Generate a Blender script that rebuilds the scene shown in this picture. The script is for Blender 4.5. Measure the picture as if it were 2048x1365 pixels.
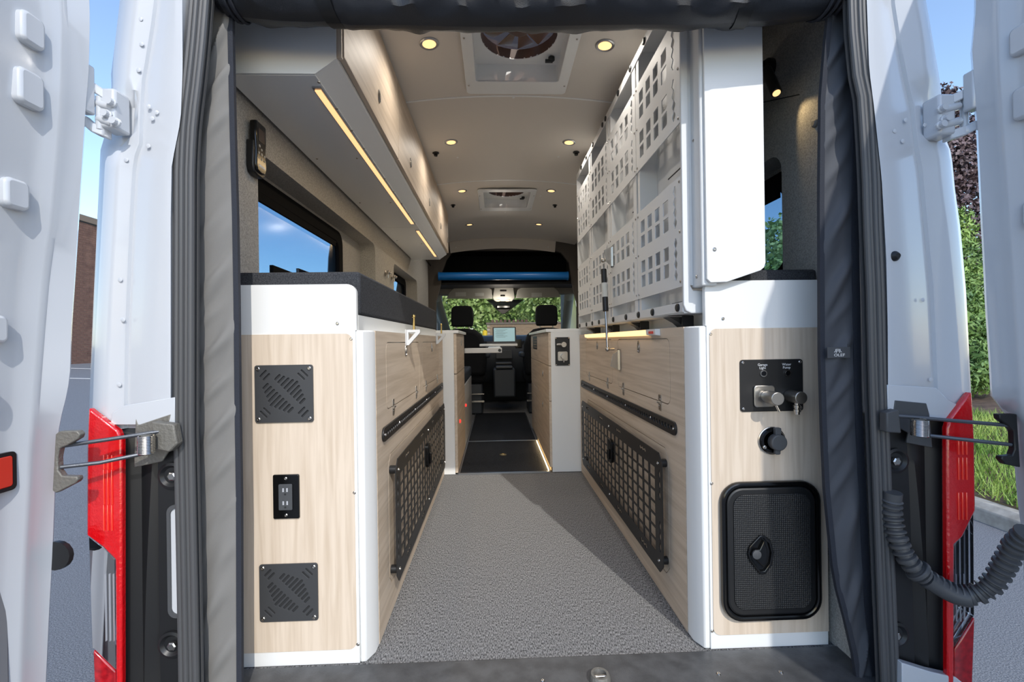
import bpy, math, random
from mathutils import Vector, Matrix
random.seed(7)
for o in list(bpy.data.objects): bpy.data.objects.remove(o)
SC = bpy.context.scene; COL = SC.collection
R = math.radians
# ------------------------------------------------------------------ camera, sky, sun, exposure
F = 910.0; HC = 0.85
YAW = math.atan(33/F); ROLL = R(0.8)
cam = bpy.data.cameras.new('camera'); co = bpy.data.objects.new('camera', cam); COL.objects.link(co)
cam.sensor_width = 36; cam.lens = F/2048*36; cam.clip_start = 0.02; cam.clip_end = 500
co.matrix_world = Matrix.Translation((0, 0, HC)) @ Matrix.Rotation(-YAW, 4, 'Z') @ Matrix.Rotation(R(90), 4, 'X') @ Matrix.Rotation(-ROLL, 4, 'Z')
SC.camera = co
SC.view_settings.view_transform = 'Standard'; SC.view_settings.look = 'None'
SC.view_settings.gamma = 1; SC.view_settings.use_curve_mapping = False
SC.view_settings.exposure = 0.0
SUN_D = Vector((-0.31, 1.0, -0.85)).normalized()
w = bpy.data.worlds.new('world'); SC.world = w; w.use_nodes = True
nt = w.node_tree; bg = nt.nodes['Background']
sky = nt.nodes.new('ShaderNodeTexSky'); sky.sky_type = 'NISHITA'; sky.sun_disc = False
sky.sun_elevation = math.asin(-SUN_D.z); sky.sun_rotation = math.atan2(-SUN_D.x, -SUN_D.y)
sky.air_density = 1.0; sky.dust_density = 0.6; sky.ozone_density = 1.4
nt.links.new(sky.outputs[0], bg.inputs[0]); bg.inputs[1].default_value = 0.31
sl = bpy.data.lights.new('sun', 'SUN'); sl.energy = 2.7; sl.angle = R(0.6); sl.color = (1, .955, .88)
so = bpy.data.objects.new('sun', sl); COL.objects.link(so); so.rotation_euler = SUN_D.to_track_quat('-Z', 'Y').to_euler()
LED_W = 9.0          # watts of each ceiling downlight

# ------------------------------------------------------------------ measuring helpers (pixel on a known plane -> metres)
def ray(px, py):
    a = (px-1024)/F; b = -(py-682.5)/F
    c, s = math.cos(ROLL), math.sin(ROLL)
    x = a*c+b*s; z = -a*s+b*c
    cy, sy = math.cos(YAW), math.sin(YAW)
    return x*cy+sy, -x*sy+cy, z
def onY(px, py, Y): d = ray(px, py); t = Y/d[1]; return Vector((d[0]*t, Y, HC+d[2]*t))
def onX(px, py, X): d = ray(px, py); t = X/d[0]; return Vector((X, d[1]*t, HC+d[2]*t))
def onZ(px, py, Z): d = ray(px, py); t = (Z-HC)/d[2]; return Vector((d[0]*t, d[1]*t, Z))
def lerp_tab(tab, v):
    tab = sorted(tab)
    if v <= tab[0][0]: return tab[0][1]
    for (a, b), (c, d) in zip(tab, tab[1:]):
        if v <= c: return b+(d-b)*(v-a)/(c-a)
    return tab[-1][1]
# ------------------------------------------------------------------ mesh building
class M:
    def __init__(s): s.v = []; s.f = []
    def add(s, vs, fs):
        b = len(s.v); s.v += [Vector(p) for p in vs]; s.f += [tuple(i+b for i in f) for f in fs]; return s
    def box(s, x0, x1, y0, y1, z0, z1):
        return s.add([(x0,y0,z0),(x1,y0,z0),(x1,y1,z0),(x0,y1,z0),(x0,y0,z1),(x1,y0,z1),(x1,y1,z1),(x0,y1,z1)],
                     [(0,3,2,1),(4,5,6,7),(0,1,5,4),(1,2,6,5),(2,3,7,6),(3,0,4,7)])
    def prism(s, pts, fr, t, w0=0):
        n = len(pts); vs = [fr(u, v, w0) for u, v in pts]+[fr(u, v, w0+t) for u, v in pts]
        return s.add(vs, [tuple(range(n-1, -1, -1)), tuple(range(n, 2*n))]+[(i, (i+1) % n, n+(i+1) % n, n+i) for i in range(n)])
    def tube(s, path, r, n=10, closed=False, cap=True):
        path = [Vector(p) for p in path]; k = len(path)
        rs = r if isinstance(r, (list, tuple)) else [r]*k
        vs = []; up = None
        for i, p in enumerate(path):
            if closed: t = path[(i+1) % k]-path[i-1]
            else: t = path[min(i+1, k-1)]-path[max(i-1, 0)]
            t.normalize()
            if up is None:
                up = Vector((0,0,1)) if abs(t.z) < .9 else Vector((1,0,0))
            a = t.cross(up); a.normalize(); b = a.cross(t); up = b
            for j in range(n):
                an = 2*math.pi*j/n; vs.append(p+(a*math.cos(an)+b*math.sin(an))*rs[i])
        fs = []
        for i in range(k if closed else k-1):
            for j in range(n):
                i2 = (i+1) % k
                fs.append((i*n+j, i*n+(j+1) % n, i2*n+(j+1) % n, i2*n+j))
        if cap and not closed: fs += [tuple(range(n-1, -1, -1)), tuple(range((k-1)*n, k*n))]
        return s.add(vs, fs)
    def cyl(s, p0, p1, r0, r1=None, n=14): return s.tube([p0, p1], [r0, r0 if r1 is None else r1], n)
    def lathe(s, prof, fr, n=20):      # prof: (radius, w) revolved about W
        vs = []; k = len(prof)
        for r, w_ in prof:
            for j in range(n): vs.append(fr(r*math.cos(2*math.pi*j/n), r*math.sin(2*math.pi*j/n), w_))
        fs = [(i*n+j, i*n+(j+1) % n, (i+1)*n+(j+1) % n, (i+1)*n+j) for i in range(k-1) for j in range(n)]
        fs += [tuple(range(n-1, -1, -1)), tuple(range((k-1)*n, k*n))]
        return s.add(vs, fs)
    def grid(s, rows, skip=None):
        k = len(rows[0]); vs = [p for r_ in rows for p in r_]
        return s.add(vs, [(i*k+j, i*k+j+1, (i+1)*k+j+1, (i+1)*k+j) for i in range(len(rows)-1) for j in range(k-1) if not (skip and skip(i, j))])
    def shell(s, rows, off, skip=None):  # grid with a thickness vector
        nr = len(rows); k = len(rows[0]); off = Vector(off)
        a = [Vector(p) for r_ in rows for p in r_]; n = len(a)
        cells = {(i, j) for i in range(nr-1) for j in range(k-1) if not (skip and skip(i, j))}
        fs = []
        for i, j in cells:
            q = (i*k+j, i*k+j+1, (i+1)*k+j+1, (i+1)*k+j)
            fs.append(q); fs.append(tuple(x+n for x in reversed(q)))
            for (di, dj, e0, e1) in ((-1,0,0,1),(0,1,1,2),(1,0,2,3),(0,-1,3,0)):
                if (i+di, j+dj) not in cells: fs.append((q[e1], q[e0], q[e0]+n, q[e1]+n))
        return s.add(a+[p+off for p in a], fs)
    def sphere(s, c, rx, ry=None, rz=None, n=14, m=8):
        ry = ry or rx; rz = rz or rx; c = Vector(c)
        rows = []
        for i in range(m+1):
            th = math.pi*i/m
            rows.append([c+Vector((rx*math.sin(th)*math.cos(2*math.pi*j/n), ry*math.sin(th)*math.sin(2*math.pi*j/n), rz*math.cos(th))) for j in range(n+1)])
        return s.grid(rows)
    def xf(s, fn): s.v = [Vector(fn(p)) for p in s.v]; return s
    def mesh(s, name='m'):
        me = bpy.data.meshes.new(name); me.from_pydata([tuple(p) for p in s.v], [], s.f); me.validate(); return me
def FR(O, U, V, W):
    O, U, V, W = Vector(O), Vector(U), Vector(V), Vector(W)
    return lambda u, v, w_=0: O+U*u+V*v+W*w_
REAR = lambda y=0: FR((0, y, 0), (1,0,0), (0,0,1), (0,-1,0))       # u=x v=z, w towards the camera
SIDE = lambda x, s: FR((x, 0, 0), (0,1,0), (0,0,1), (s,0,0))       # u=y v=z
DOWN = lambda z: FR((0, 0, z), (1,0,0), (0,1,0), (0,0,-1))
UPF = lambda z: FR((0, 0, z), (1,0,0), (0,1,0), (0,0,1))
def rr(x0, x1, y0, y1, r, n=5):
    r = min(r, (x1-x0)/2-1e-4, (y1-y0)/2-1e-4); p = []
    for cx, cy, a0 in ((x1-r, y0+r, -90), (x1-r, y1-r, 0), (x0+r, y1-r, 90), (x0+r, y0+r, 180)):
        for i in range(n+1):
            a = R(a0+90*i/n); p.append((cx+r*math.cos(a), cy+r*math.sin(a)))
    return p
def rect(x0, x1, y0, y1): return [(x0,y0),(x1,y0),(x1,y1),(x0,y1)]
def circ(cx, cy, r, n=14, ry=None): return [(cx+r*math.cos(2*math.pi*i/n), cy+(ry or r)*math.sin(2*math.pi*i/n)) for i in range(n)]
def slot(cx, cy, L, wd, ang, n=4):
    p = []; c, s = math.cos(ang), math.sin(ang)
    for sx in (1, -1):
        for i in range(n+1):
            a = -math.pi/2+math.pi*i/n
            x = sx*(L/2-wd/2+wd/2*math.cos(a)); y = sx*wd/2*math.sin(a)
            p.append((cx+x*c-y*s, cy+x*s+y*c))
    return p
def wavy(cx, cy, L, wd, vertical=True, k=3):      # scalloped strap slot
    n = 6*k; a = []; b = []
    for i in range(n+1):
        t = i/n; h = wd/2*(.62+.38*math.cos(2*math.pi*k*t+math.pi)) if 0 < i < n else wd*.15
        a.append((-L/2+L*t, h)); b.append((-L/2+L*t, -h))
    p = a+b[::-1]
    return [(cx+v, cy+u) if vertical else (cx+u, cy+v) for u, v in p]
def plate(outer, holes, t, fr, bevel=0.0):
    cu = bpy.data.curves.new('c', 'CURVE'); cu.dimensions = '2D'; cu.fill_mode = 'BOTH'; cu.extrude = max(t/2-bevel, 0)
    if bevel: cu.bevel_depth = bevel; cu.bevel_resolution = 1; cu.offset = -bevel
    for pts in [outer]+list(holes):
        sp = cu.splines.new('POLY'); sp.points.add(len(pts)-1)
        for q, (x, y) in zip(sp.points, pts): q.co = (x, y, 0, 1)
        sp.use_cyclic_u = True
    o = bpy.data.objects.new('c', cu); COL.objects.link(o)
    dg = bpy.context.evaluated_depsgraph_get(); me = bpy.data.meshes.new_from_object(o.evaluated_get(dg))
    bpy.data.objects.remove(o); bpy.data.curves.remove(cu)
    m = M(); m.v = [fr(v.co.x, v.co.y, v.co.z+t/2) for v in me.vertices]; m.f = [tuple(p.vertices) for p in me.polygons]
    bpy.data.meshes.remove(me); return m
def text(s, size, fr, cx, cy, t=.0004, w0=0, squash=1.0):
    cu = bpy.data.curves.new('t', 'FONT'); cu.body = s; cu.size = size; cu.align_x = 'CENTER'; cu.align_y = 'CENTER'; cu.extrude = t/2; cu.resolution_u = 3
    o = bpy.data.objects.new('t', cu); COL.objects.link(o)
    dg = bpy.context.evaluated_depsgraph_get(); me = bpy.data.meshes.new_from_object(o.evaluated_get(dg))
    bpy.data.objects.remove(o); bpy.data.curves.remove(cu)
    m = M(); m.v = [fr(cx+v.co.x*squash, cy+v.co.y, v.co.z+t/2+w0) for v in me.vertices]; m.f = [tuple(p.vertices) for p in me.polygons]
    bpy.data.meshes.remove(me); return m
def join(*ms):
    m = M()
    for k in ms: m.add(k.v, k.f)
    return m
ORG = {}
def tag(o, label=None, cat=None, group=None, kind=None):
    if label: o['label'] = label
    if cat: o['category'] = cat
    if group: o['group'] = group
    if kind: o['kind'] = kind
    return o
def thing(name, loc, label, cat, group=None):
    o = bpy.data.objects.new(name, None); COL.objects.link(o); o.location = loc; o.empty_display_size = .05
    ORG[o.name] = Vector(loc); return tag(o, label, cat, group)
def obj(name, m, mat, parent=None, bevel=0, smooth=True, label=None, cat=None, group=None, kind=None, org=None):
    if isinstance(m, M):
        if parent is not None: og = ORG[parent.name]
        elif org is not None: og = Vector(org)
        else:
            xs = [p.x for p in m.v]; ys = [p.y for p in m.v]; zs = [p.z for p in m.v]
            og = Vector(((min(xs)+max(xs))/2, (min(ys)+max(ys))/2, min(zs)))
        me = bpy.data.meshes.new(name); me.from_pydata([tuple(p-og) for p in m.v], [], m.f); me.validate()
    else: me = m; og = Vector(org or (0,0,0))
    me.materials.append(mat)
    if smooth:
        me.polygons.foreach_set('use_smooth', [True]*len(me.polygons)); me.set_sharp_from_angle(angle=R(34))
    o = bpy.data.objects.new(name, me); COL.objects.link(o)
    if parent is not None: o.parent = parent; ORG[o.name] = ORG[parent.name]
    else: o.location = og; ORG[o.name] = og
    if bevel:
        b = o.modifiers.new('bevel', 'BEVEL'); b.width = bevel; b.segments = 2; b.limit_method = 'ANGLE'; b.angle_limit = R(40)
    return tag(o, label, cat, group, kind)
def struct(name, m, mat, parent=None, **k):
    return obj(name, m, mat, parent, kind=None if parent else 'structure', **k)
def put(name, me, parent, loc, W=None, spin=0):      # shared mesh placed with its local +Z along W
    o = bpy.data.objects.new(name, me); COL.objects.link(o)
    og = ORG[parent.name] if parent is not None else Vector((0,0,0))
    if parent is not None: o.parent = parent
    o.location = Vector(loc)-og
    if W is not None: 
        W = Vector(W).normalized(); V = Vector((0,0,1)) if abs(W.z) < .9 else Vector((0,1,0))
        U = V.cross(W).normalized(); V = W.cross(U)
        o.rotation_euler = Matrix((U, V, W)).transposed().to_euler()
    ORG[o.name] = og
    return o
def copy_tree(o, loc=None, parent=None):
    c = o.copy(); COL.objects.link(c)
    if parent is not None: c.parent = parent
    if loc is not None: c.location = loc
    for ch in list(o.children): copy_tree(ch, None, c)
    return c
# ------------------------------------------------------------------ materials
def S(r, g, b):
    f = lambda c: (c/255/12.92) if c <= 10 else ((c/255+.055)/1.055)**2.4
    return (f(r), f(g), f(b), 1)
def mat(name, col, rough=.5, metal=0, bump=None, coat=0, vary=None, spec=None):
    m = bpy.data.materials.new(name); m.use_nodes = True; n = m.node_tree.nodes; l = m.node_tree.links
    b = n['Principled BSDF']; b.inputs['Base Color'].default_value = col; b.inputs['Roughness'].default_value = rough; b.inputs['Metallic'].default_value = metal
    if coat: b.inputs['Coat Weight'].default_value = coat; b.inputs['Coat Roughness'].default_value = .08
    if spec is not None: b.inputs['Specular IOR Level'].default_value = spec
    if bump or vary: tc = n.new('ShaderNodeTexCoord')
    if bump:
        sc, st = bump; t = n.new('ShaderNodeTexNoise'); t.inputs['Scale'].default_value = sc; t.inputs['Detail'].default_value = 3
        l.new(tc.outputs['Object'], t.inputs['Vector']); bp = n.new('ShaderNodeBump'); bp.inputs['Strength'].default_value = st; bp.inputs['Distance'].default_value = .01
        l.new(t.outputs['Fac'], bp.inputs['Height']); l.new(bp.outputs['Normal'], b.inputs['Normal'])
    if vary:
        sc, c2 = vary[:2]; t = n.new('ShaderNodeTexNoise'); t.inputs['Scale'].default_value = sc; t.inputs['Detail'].default_value = 4
        l.new(tc.outputs['Object'], t.inputs['Vector']); rp = n.new('ShaderNodeValToRGB')
        rp.color_ramp.elements[0].position = .36; rp.color_ramp.elements[1].position = .66
        rp.color_ramp.elements[0].color = col; rp.color_ramp.elements[1].color = c2
        l.new(t.outputs['Fac'], rp.inputs[0]); l.new(rp.outputs[0], b.inputs['Base Color'])
    return m
def wood(name, scl, c1, c2, rough=.55):
    m = bpy.data.materials.new(name); m.use_nodes = True; n = m.node_tree.nodes; l = m.node_tree.links; b = n['Principled BSDF']
    tc = n.new('ShaderNodeTexCoord'); mp = n.new('ShaderNodeMapping'); mp.inputs['Scale'].default_value = scl
    l.new(tc.outputs['Object'], mp.inputs[0])
    t = n.new('ShaderNodeTexNoise'); t.inputs['Scale'].default_value = 1.0; t.inputs['Detail'].default_value = 5; t.inputs['Distortion'].default_value = .5
    l.new(mp.outputs[0], t.inputs['Vector'])
    rp = n.new('ShaderNodeValToRGB'); e = rp.color_ramp.elements; e[0].position = .3; e[0].color = c2; e[1].position = .62; e[1].color = c1
    l.new(t.outputs['Fac'], rp.inputs[0]); l.new(rp.outputs[0], b.inputs['Base Color']); b.inputs['Roughness'].default_value = rough
    bp = n.new('ShaderNodeBump'); bp.inputs['Strength'].default_value = .05; bp.inputs['Distance'].default_value = .004
    l.new(t.outputs['Fac'], bp.inputs['Height']); l.new(bp.outputs['Normal'], b.inputs['Normal'])
    return m
def emit(name, col, st):
    m = bpy.data.materials.new(name); m.use_nodes = True; b = m.node_tree.nodes['Principled BSDF']
    b.inputs['Base Color'].default_value = col; b.inputs['Emission Color'].default_value = col; b.inputs['Emission Strength'].default_value = st; return m
def glass(name, tint=(1,1,1,1), refl=.5, rough=.0):
    m = bpy.data.materials.new(name); m.use_nodes = True; n = m.node_tree.nodes; l = m.node_tree.links
    n.remove(n['Principled BSDF']); out = n['Material Output']
    tr = n.new('ShaderNodeBsdfTransparent'); tr.inputs[0].default_value = tint
    gl = n.new('ShaderNodeBsdfGlossy'); gl.inputs['Roughness'].default_value = rough
    fr = n.new('ShaderNodeFresnel'); mu = n.new('ShaderNodeMath'); mu.operation = 'MULTIPLY'; mu.inputs[1].default_value = refl
    l.new(fr.outputs[0], mu.inputs[0]); mx = n.new('ShaderNodeMixShader'); l.new(mu.outputs[0], mx.inputs[0])
    l.new(tr.outputs[0], mx.inputs[1]); l.new(gl.outputs[0], mx.inputs[2]); l.new(mx.outputs[0], out.inputs[0]); return m
def woven(name, c1, c2, scl, rough=.95, bump=.35):
    m = bpy.data.materials.new(name); m.use_nodes = True; n = m.node_tree.nodes; l = m.node_tree.links; b = n['Principled BSDF']
    tc = n.new('ShaderNodeTexCoord'); mp = n.new('ShaderNodeMapping'); mp.inputs['Scale'].default_value = scl; l.new(tc.outputs['Object'], mp.inputs[0])
    t = n.new('ShaderNodeTexNoise'); t.inputs['Scale'].default_value = 1; t.inputs['Detail'].default_value = 3; t.inputs['Roughness'].default_value = .7
    l.new(mp.outputs[0], t.inputs['Vector'])
    rp = n.new('ShaderNodeValToRGB'); e = rp.color_ramp.elements; e[0].position = .36; e[0].color = c1; e[1].position = .64; e[1].color = c2
    l.new(t.outputs['Fac'], rp.inputs[0]); l.new(rp.outputs[0], b.inputs['Base Color']); b.inputs['Roughness'].default_value = rough
    b.inputs['Specular IOR Level'].default_value = .2
    bp = n.new('ShaderNodeBump'); bp.inputs['Strength'].default_value = bump; bp.inputs['Distance'].default_value = .004
    l.new(t.outputs['Fac'], bp.inputs['Height']); l.new(bp.outputs['Normal'], b.inputs['Normal']); return m
BODY = mat('van_paint', S(194,198,204), .22, coat=.6)
WHITE = mat('white_laminate', S(232,233,232), .3)
WHITEM = mat('white_powder_coat', S(216,217,217), .6)
WOODV = wood('wood_vertical_grain', (70, 70, 3.5), S(217,201,182), S(199,181,160))
WOODH = wood('wood_horizontal_grain', (60, 2.6, 60), S(211,194,174), S(190,172,151))
CEIL = mat('ceiling_panel', S(214,207,198), .45)
FABRIC = woven('grey_headliner_fabric', S(146,144,139), S(188,185,179), (260, 260, 260))
CARPET = woven('charcoal_carpet', S(34,35,37), S(168,168,168), (430, 110, 300), bump=.8)
MATBLK = woven('black_floor_mat', S(20,22,26), S(38,41,46), (300, 40, 300), .7)
VINYL = mat('black_vinyl', S(66,67,69), .42, vary=(26, S(84,85,87)), bump=(300, .08))
CUSH = woven('black_cushion_fabric', S(36,37,41), S(74,76,80), (420, 420, 420), bump=.3)
CURT = mat('grey_curtain_fabric', S(120,119,117), .85, bump=(600, .06))
CURT_SHADE = mat('shaded_curtain_fabric', S(66,69,76), .7, bump=(600, .06))  # curtain cloth with the right door's bluish shade put into the colour
ROLLM = mat('black_ripstop', S(38,40,45), .36, bump=(500, .12))
TAPE = mat('dark_edge_tape', S(40,44,54), .8, bump=(700, .3))
RUBBER = mat('black_rubber', S(76,77,79), .45)
PLASTIC = mat('black_plastic', S(26,27,29), .4)
PLASTICG = mat('dark_grey_plastic', S(72,74,77), .5, bump=(90, .05))
GLOSSB = mat('glossy_black_plastic', S(12,12,13), .16)
POWDER = mat('charcoal_powder_coat', S(62,63,65), .42)
POWDERB = mat('black_powder_coat', S(26,26,27), .45)
STEEL = mat('stainless_steel', S(190,186,180), .22, 1)
BRUSH = mat('brushed_nickel', S(176,172,166), .34, 1)
ALU = mat('aluminium', S(170,172,176), .35, 1)
BRASS = mat('brass', S(196,170,110), .3, 1)
CAST = mat('weathered_cast_metal', S(120,118,112), .6, .4, bump=(150, .25))
WIRE = mat('grey_steel_rod', S(92,96,102), .4, .7)
RED = mat('red_lens', S(206,12,20), .12, coat=1, bump=(120, .25))
REDD = mat('deep_red_lens', S(140,10,22), .15, coat=1, vary=(70, S(185,24,34)))
REDP = mat('red_plastic', S(220,60,44), .35)
CLEAR = glass('clear_lens', (.80,.83,.87,1), 1.6, .03)
SILV = mat('lamp_reflector', S(206,208,214), .25, .35)
DARK = mat('dark_interior', S(38,39,41), .7)
CABTRIM = mat('cab_grey_trim', S(140,137,130), .7, bump=(300, .05))
SEATF = woven('black_seat_fabric', S(18,19,22), S(34,36,40), (200, 200, 200), .85)
DASH = mat('dash_plastic', S(56,60,66), .5)
BLUE = mat('blue_vinyl_tube', S(16,112,190), .35)
VISOR = mat('visor_grey', S(158,157,150), .8)
PAPER = mat('printed_label', S(190,192,188), .6)
INK = mat('white_ink', S(226,226,226), .5)
AMBER = emit('warm_led', (1, .56, .25, 1), 1.3)
AMBERL = emit('warm_led_soft', (1, .66, .30, 1), 1.5)
REDLED = emit('red_led', (1, .04, .03, 1), 1.4)
TOE = emit('toe_kick_led', (1, .62, .24, 1), .75)
SCREEN = emit('laptop_screen', S(150,182,188), .55)
GLASS = glass('window_glass', (.80,.86,.90,1))
WGLASS = glass('windscreen_glass', (.93,.96,.95,1))
MATTE = mat('matte_black_frame', S(18,18,19), .85, spec=.08)
TINT = glass('tinted_window', (.46,.58,.68,1), .22, .14)
DOME = glass('smoked_fan_lid', (.15,.09,.065,1), .4)
ASPH = mat('asphalt', S(88,90,95), .85, vary=(150, S(136,138,142)), bump=(140, .6))
LINE = mat('parking_line', S(214,214,212), .7)
CONC = mat('concrete_kerb', S(178,172,162), .85, vary=(14, S(150,144,134)))
BRICK = mat('brown_brick', S(128,94,80), .85, vary=(3, S(104,74,64)))
MORT = mat('mortar', S(196,178,160), .9)
BRICKT = mat('tan_brick', S(176,146,116), .85, vary=(2, S(150,120,96)))
COPE = mat('stone_coping', S(128,112,98), .8)
YELLOW = mat('yellow_paint', S(240,196,20), .45)
def leafmat(name, a, b): return mat(name, a, .6, vary=(1.4, b))
LEAFG = leafmat('green_leaves', S(146,176,84), S(214,226,150))
LEAFC = leafmat('conifer_needles', S(62,98,50), S(140,170,84))
LEAFP = leafmat('purple_leaves', S(66,52,57), S(116,98,102))
GRASS = leafmat('lawn_grass', S(112,150,56), S(170,190,96))
SOIL = mat('mulch', S(72,56,46), .95, vary=(8, S(100,80,66)), bump=(30, .5))
BARK = mat('bark', S(84,66,54), .9, bump=(20, .5))

def mk(m, ma):
    me = m.mesh(); me.materials.append(ma); me.polygons.foreach_set('use_smooth', [True]*len(me.polygons)); me.set_sharp_from_angle(angle=R(34)); return me
Z0 = FR((0,0,0), (1,0,0), (0,1,0), (0,0,1))
SCREW = mk(M().lathe([(.0055,0),(.0052,.0018),(.0036,.003),(.0022,.003),(.0018,.0016)], Z0, 12), STEEL)
SCREWS = mk(M().lathe([(.0045,0),(.0042,.0014),(.0028,.0024),(.0016,.0024),(.0013,.0012)], Z0, 10), STEEL)
DOT = mk(M().lathe([(.0065,0),(.0065,.003),(.004,.005)], Z0, 12), PLASTIC)
def hingemesh():
    m = plate(rr(-.011,.011,-.026,.026,.003,2), [circ(0,.019,.003,8), circ(0,-.019,.003,8)], .002, Z0)
    m.cyl((-.013,0,.003),(.013,0,.003),.0042,n=8)
    for y in (-.011,.011): m.lathe([(.003,.002),(.002,.0035)], FR((.005*(1 if y>0 else -1),y,0),(1,0,0),(0,1,0),(0,0,1)), 8)
    return mk(m, BRUSH)
HINGE = hingemesh()
def latchmesh():
    m = plate(circ(0,0,.013,18,.024), [circ(0,.003,.0075,12,.013)], .003, Z0, .0008)
    m.add(*(lambda q: (q.v, q.f))(plate(circ(0,-.002,.006,12,.011), [], .0055, Z0)))
    m.lathe([(.004,.003),(.003,.006)], FR((0,-.017,0),(1,0,0),(0,1,0),(0,0,1)), 8)
    return mk(m, BRUSH)
LATCH = latchmesh()
# ================================================================== room shell
CX = .102                                   # centre line of the van
mx = lambda x: 2*CX-x                       # mirror about it
ceil_z = lambda x: 2.0-.13*(x-.1)**2
fl = struct('floor', M().box(-.80, 1.0, 1.208, 6.6, -.05, 0), CARPET)
sill = M().box(-.80, 1.0, .90, 1.215, -.05, .004); sill.box(-.78, .98, .86, .90, -.12, -.004)
sill = struct('trim_1', sill, VINYL, bevel=.006)
for px, py in ((1437, 1349), (1562, 1346), (1085, 1363)):
    put('screw', SCREW, sill, onZ(px, py, .004), (0,0,1))
st = thing('floor_striker', onZ(1200, 1364, .004), 'round grey latch striker set in the black rear sill', 'striker')
p = ORG[st.name]; obj('cup', M().lathe([(.026,0),(.026,.012),(.022,.02),(.016,.02),(.014,.006)], FR(p,(1,0,0),(0,1,0),(0,0,1)), 24), CAST, st)
obj('pin', M().cyl(p+Vector((-.014,0,.012)), p+Vector((.014,0,.012)), .004), STEEL, st)

def wall(side):
    left = side == 'left'; X = -.72 if left else .92; s = 1 if left else -1
    o = -s                                             # outward
    rec = [rr(1.42, 2.78, .98, 1.445, .05), rr(3.28, 4.25, .98, 1.42, .05)] if left else [rr(1.42, 2.78, .98, 1.445, .06)]
    outer = [(1.135,-.03),(4.95,-.03),(4.95,1.86),(4.7,1.93),(1.135,1.93)]
    w_ = struct('wall_'+side, plate(outer, rec, .02, SIDE(X, -s)), FABRIC)
    for k, pts in enumerate(rec):                      # recess liner and its back board
        wins = [rr(1.50, 2.42, 1.05, 1.415, .06)] if k == 0 else [rr(3.52, 4.12, 1.05, 1.40, .05)]
        rows = [[SIDE(X, -s)(u, v, .02+d) for u, v in pts+[pts[0]]] for d in (0, .07)]
        struct('recess_liner', M().grid(rows), FABRIC, w_)
        b = rect(min(u for u, v in pts)-.03, max(u for u, v in pts)+.03, .95, 1.47)
        struct('recess_back', plate(b, wins, .012, SIDE(X+o*.09, o)), FABRIC, w_)
        n = {('left',0):1, ('left',1):2, ('right',0):3}[(side, k)]
        wi = thing('window_%d' % n, SIDE(X, o)((wins[0][0][0]), 1.1, .08), None, None); wi['kind'] = 'structure'
        u0 = min(u for u, v in wins[0]); u1 = max(u for u, v in wins[0]); v1 = max(v for u, v in wins[0])
        struct('window_frame', plate(rr(u0-.012, u1+.012, 1.03, v1+.012, .065), [rr(u0+.035, u1-.045, 1.09, v1-.045, .05)], .022, SIDE(X+o*.078, o), .003), MATTE, wi)
        struct('pane', plate(rr(u0+.03, u1-.04, 1.085, v1-.04, .05), [], .004, SIDE(X+o*.094, o)), TINT, wi)
        if k == 0:
            struct('blind_bar', M().prism([(u0+.06,v1-.075),(u1-.10,v1-.075),(u1-.10,v1-.06),(u1-.085,v1-.05),(u0+.06,v1-.045)], SIDE(X+o*.076, o), .01), MATTE, wi)
            struct('sash_bar', M().prism([(u0+.16,1.085),(u0+.70,1.085),(u0+.66,1.125),(u0+.50,1.128),(u0+.16,1.135)], SIDE(X+o*.072, o), .014), MATTE, wi, bevel=.002)
            struct('latch', join(M().prism(rect(u0+.36,u0+.50,1.12,1.155), SIDE(X+o*.066, o), .012), M().lathe([(.014,0),(.014,.012),(.009,.02)], SIDE(X+o*.066, s)(0,0) is None or FR(SIDE(X+o*.066, s)(u0+.46,1.135,0),(0,1,0),(0,0,1),(s,0,0)), 12)), GLOSSB, wi, bevel=.002)
            for q in (.05, .28, .38, .80):
                put('screw', SCREWS, wi, SIDE(X+o*.078, s)(u0+q, 1.062, 0), (s,0,0))
    return w_
wl = wall('left'); wr = wall('right')
put('push_button', mk(M().lathe([(.011,0),(.011,.006),(.007,.010)], Z0, 16), CABTRIM), wr, onX(1632, 247, .92), (-1,0,0))
struct('fabric_seam', M().prism([(1.33,1.575),(1.62,1.69),(1.62,1.693),(1.33,1.578)], SIDE(.9199,-1), .0015), DARK, wr)

# ceiling: backing with two roof-vent openings, three panels with open joints
VENT = [(-.07, .29, 1.62, 1.985), (-.075, .283, 3.46, 3.86)]
VQ = [(a-.006, b+.006, c-.006, d+.006) for a, b, c, d in VENT]
def ceil_shell(y0, y1, dz, th, x0=-.70, x1=.90, mat_=CEIL, name='panel', parent=None):
    xs = sorted(set([x0+(x1-x0)*i/16 for i in range(17)]+[v for q in VQ for v in q[:2]]))
    ys = sorted(set([y0, y1]+[v for q in VQ for v in q[2:] if y0 < v < y1]))
    rows = [[(x, y, ceil_z(x)+dz) for x in xs] for y in ys]
    def skip(i, j):
        a = (xs[j]+xs[j+1])/2; b = (ys[i]+ys[i+1])/2
        return any(q[0] < a < q[1] and q[2] < b < q[3] for q in VQ)
    m = M().shell(rows, (0,0,th), skip)
    return struct(name, m, mat_, parent)
ceiling = ceil_shell(1.0, 5.06, .012, .02, mat_=CABTRIM, name='ceiling', x0=-.74, x1=.94)
for y0, y1 in ((1.06, 2.128), (2.132, 3.243), (3.247, 5.055)): ceil_shell(y0, y1, 0, .008, parent=ceiling)
for i, y in enumerate((2.13, 3.245)):
    struct('joint_strip', M().shell([[(x, y-.006, ceil_z(x)-.002), (x, y+.006, ceil_z(x)-.002)] for x in [-.5+.07*k for k in range(18)]], (0,0,.002)), WHITE, ceiling)
WSCR = mk(M().lathe([(.007,0),(.006,.002)], Z0, 10), WHITE)
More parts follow.
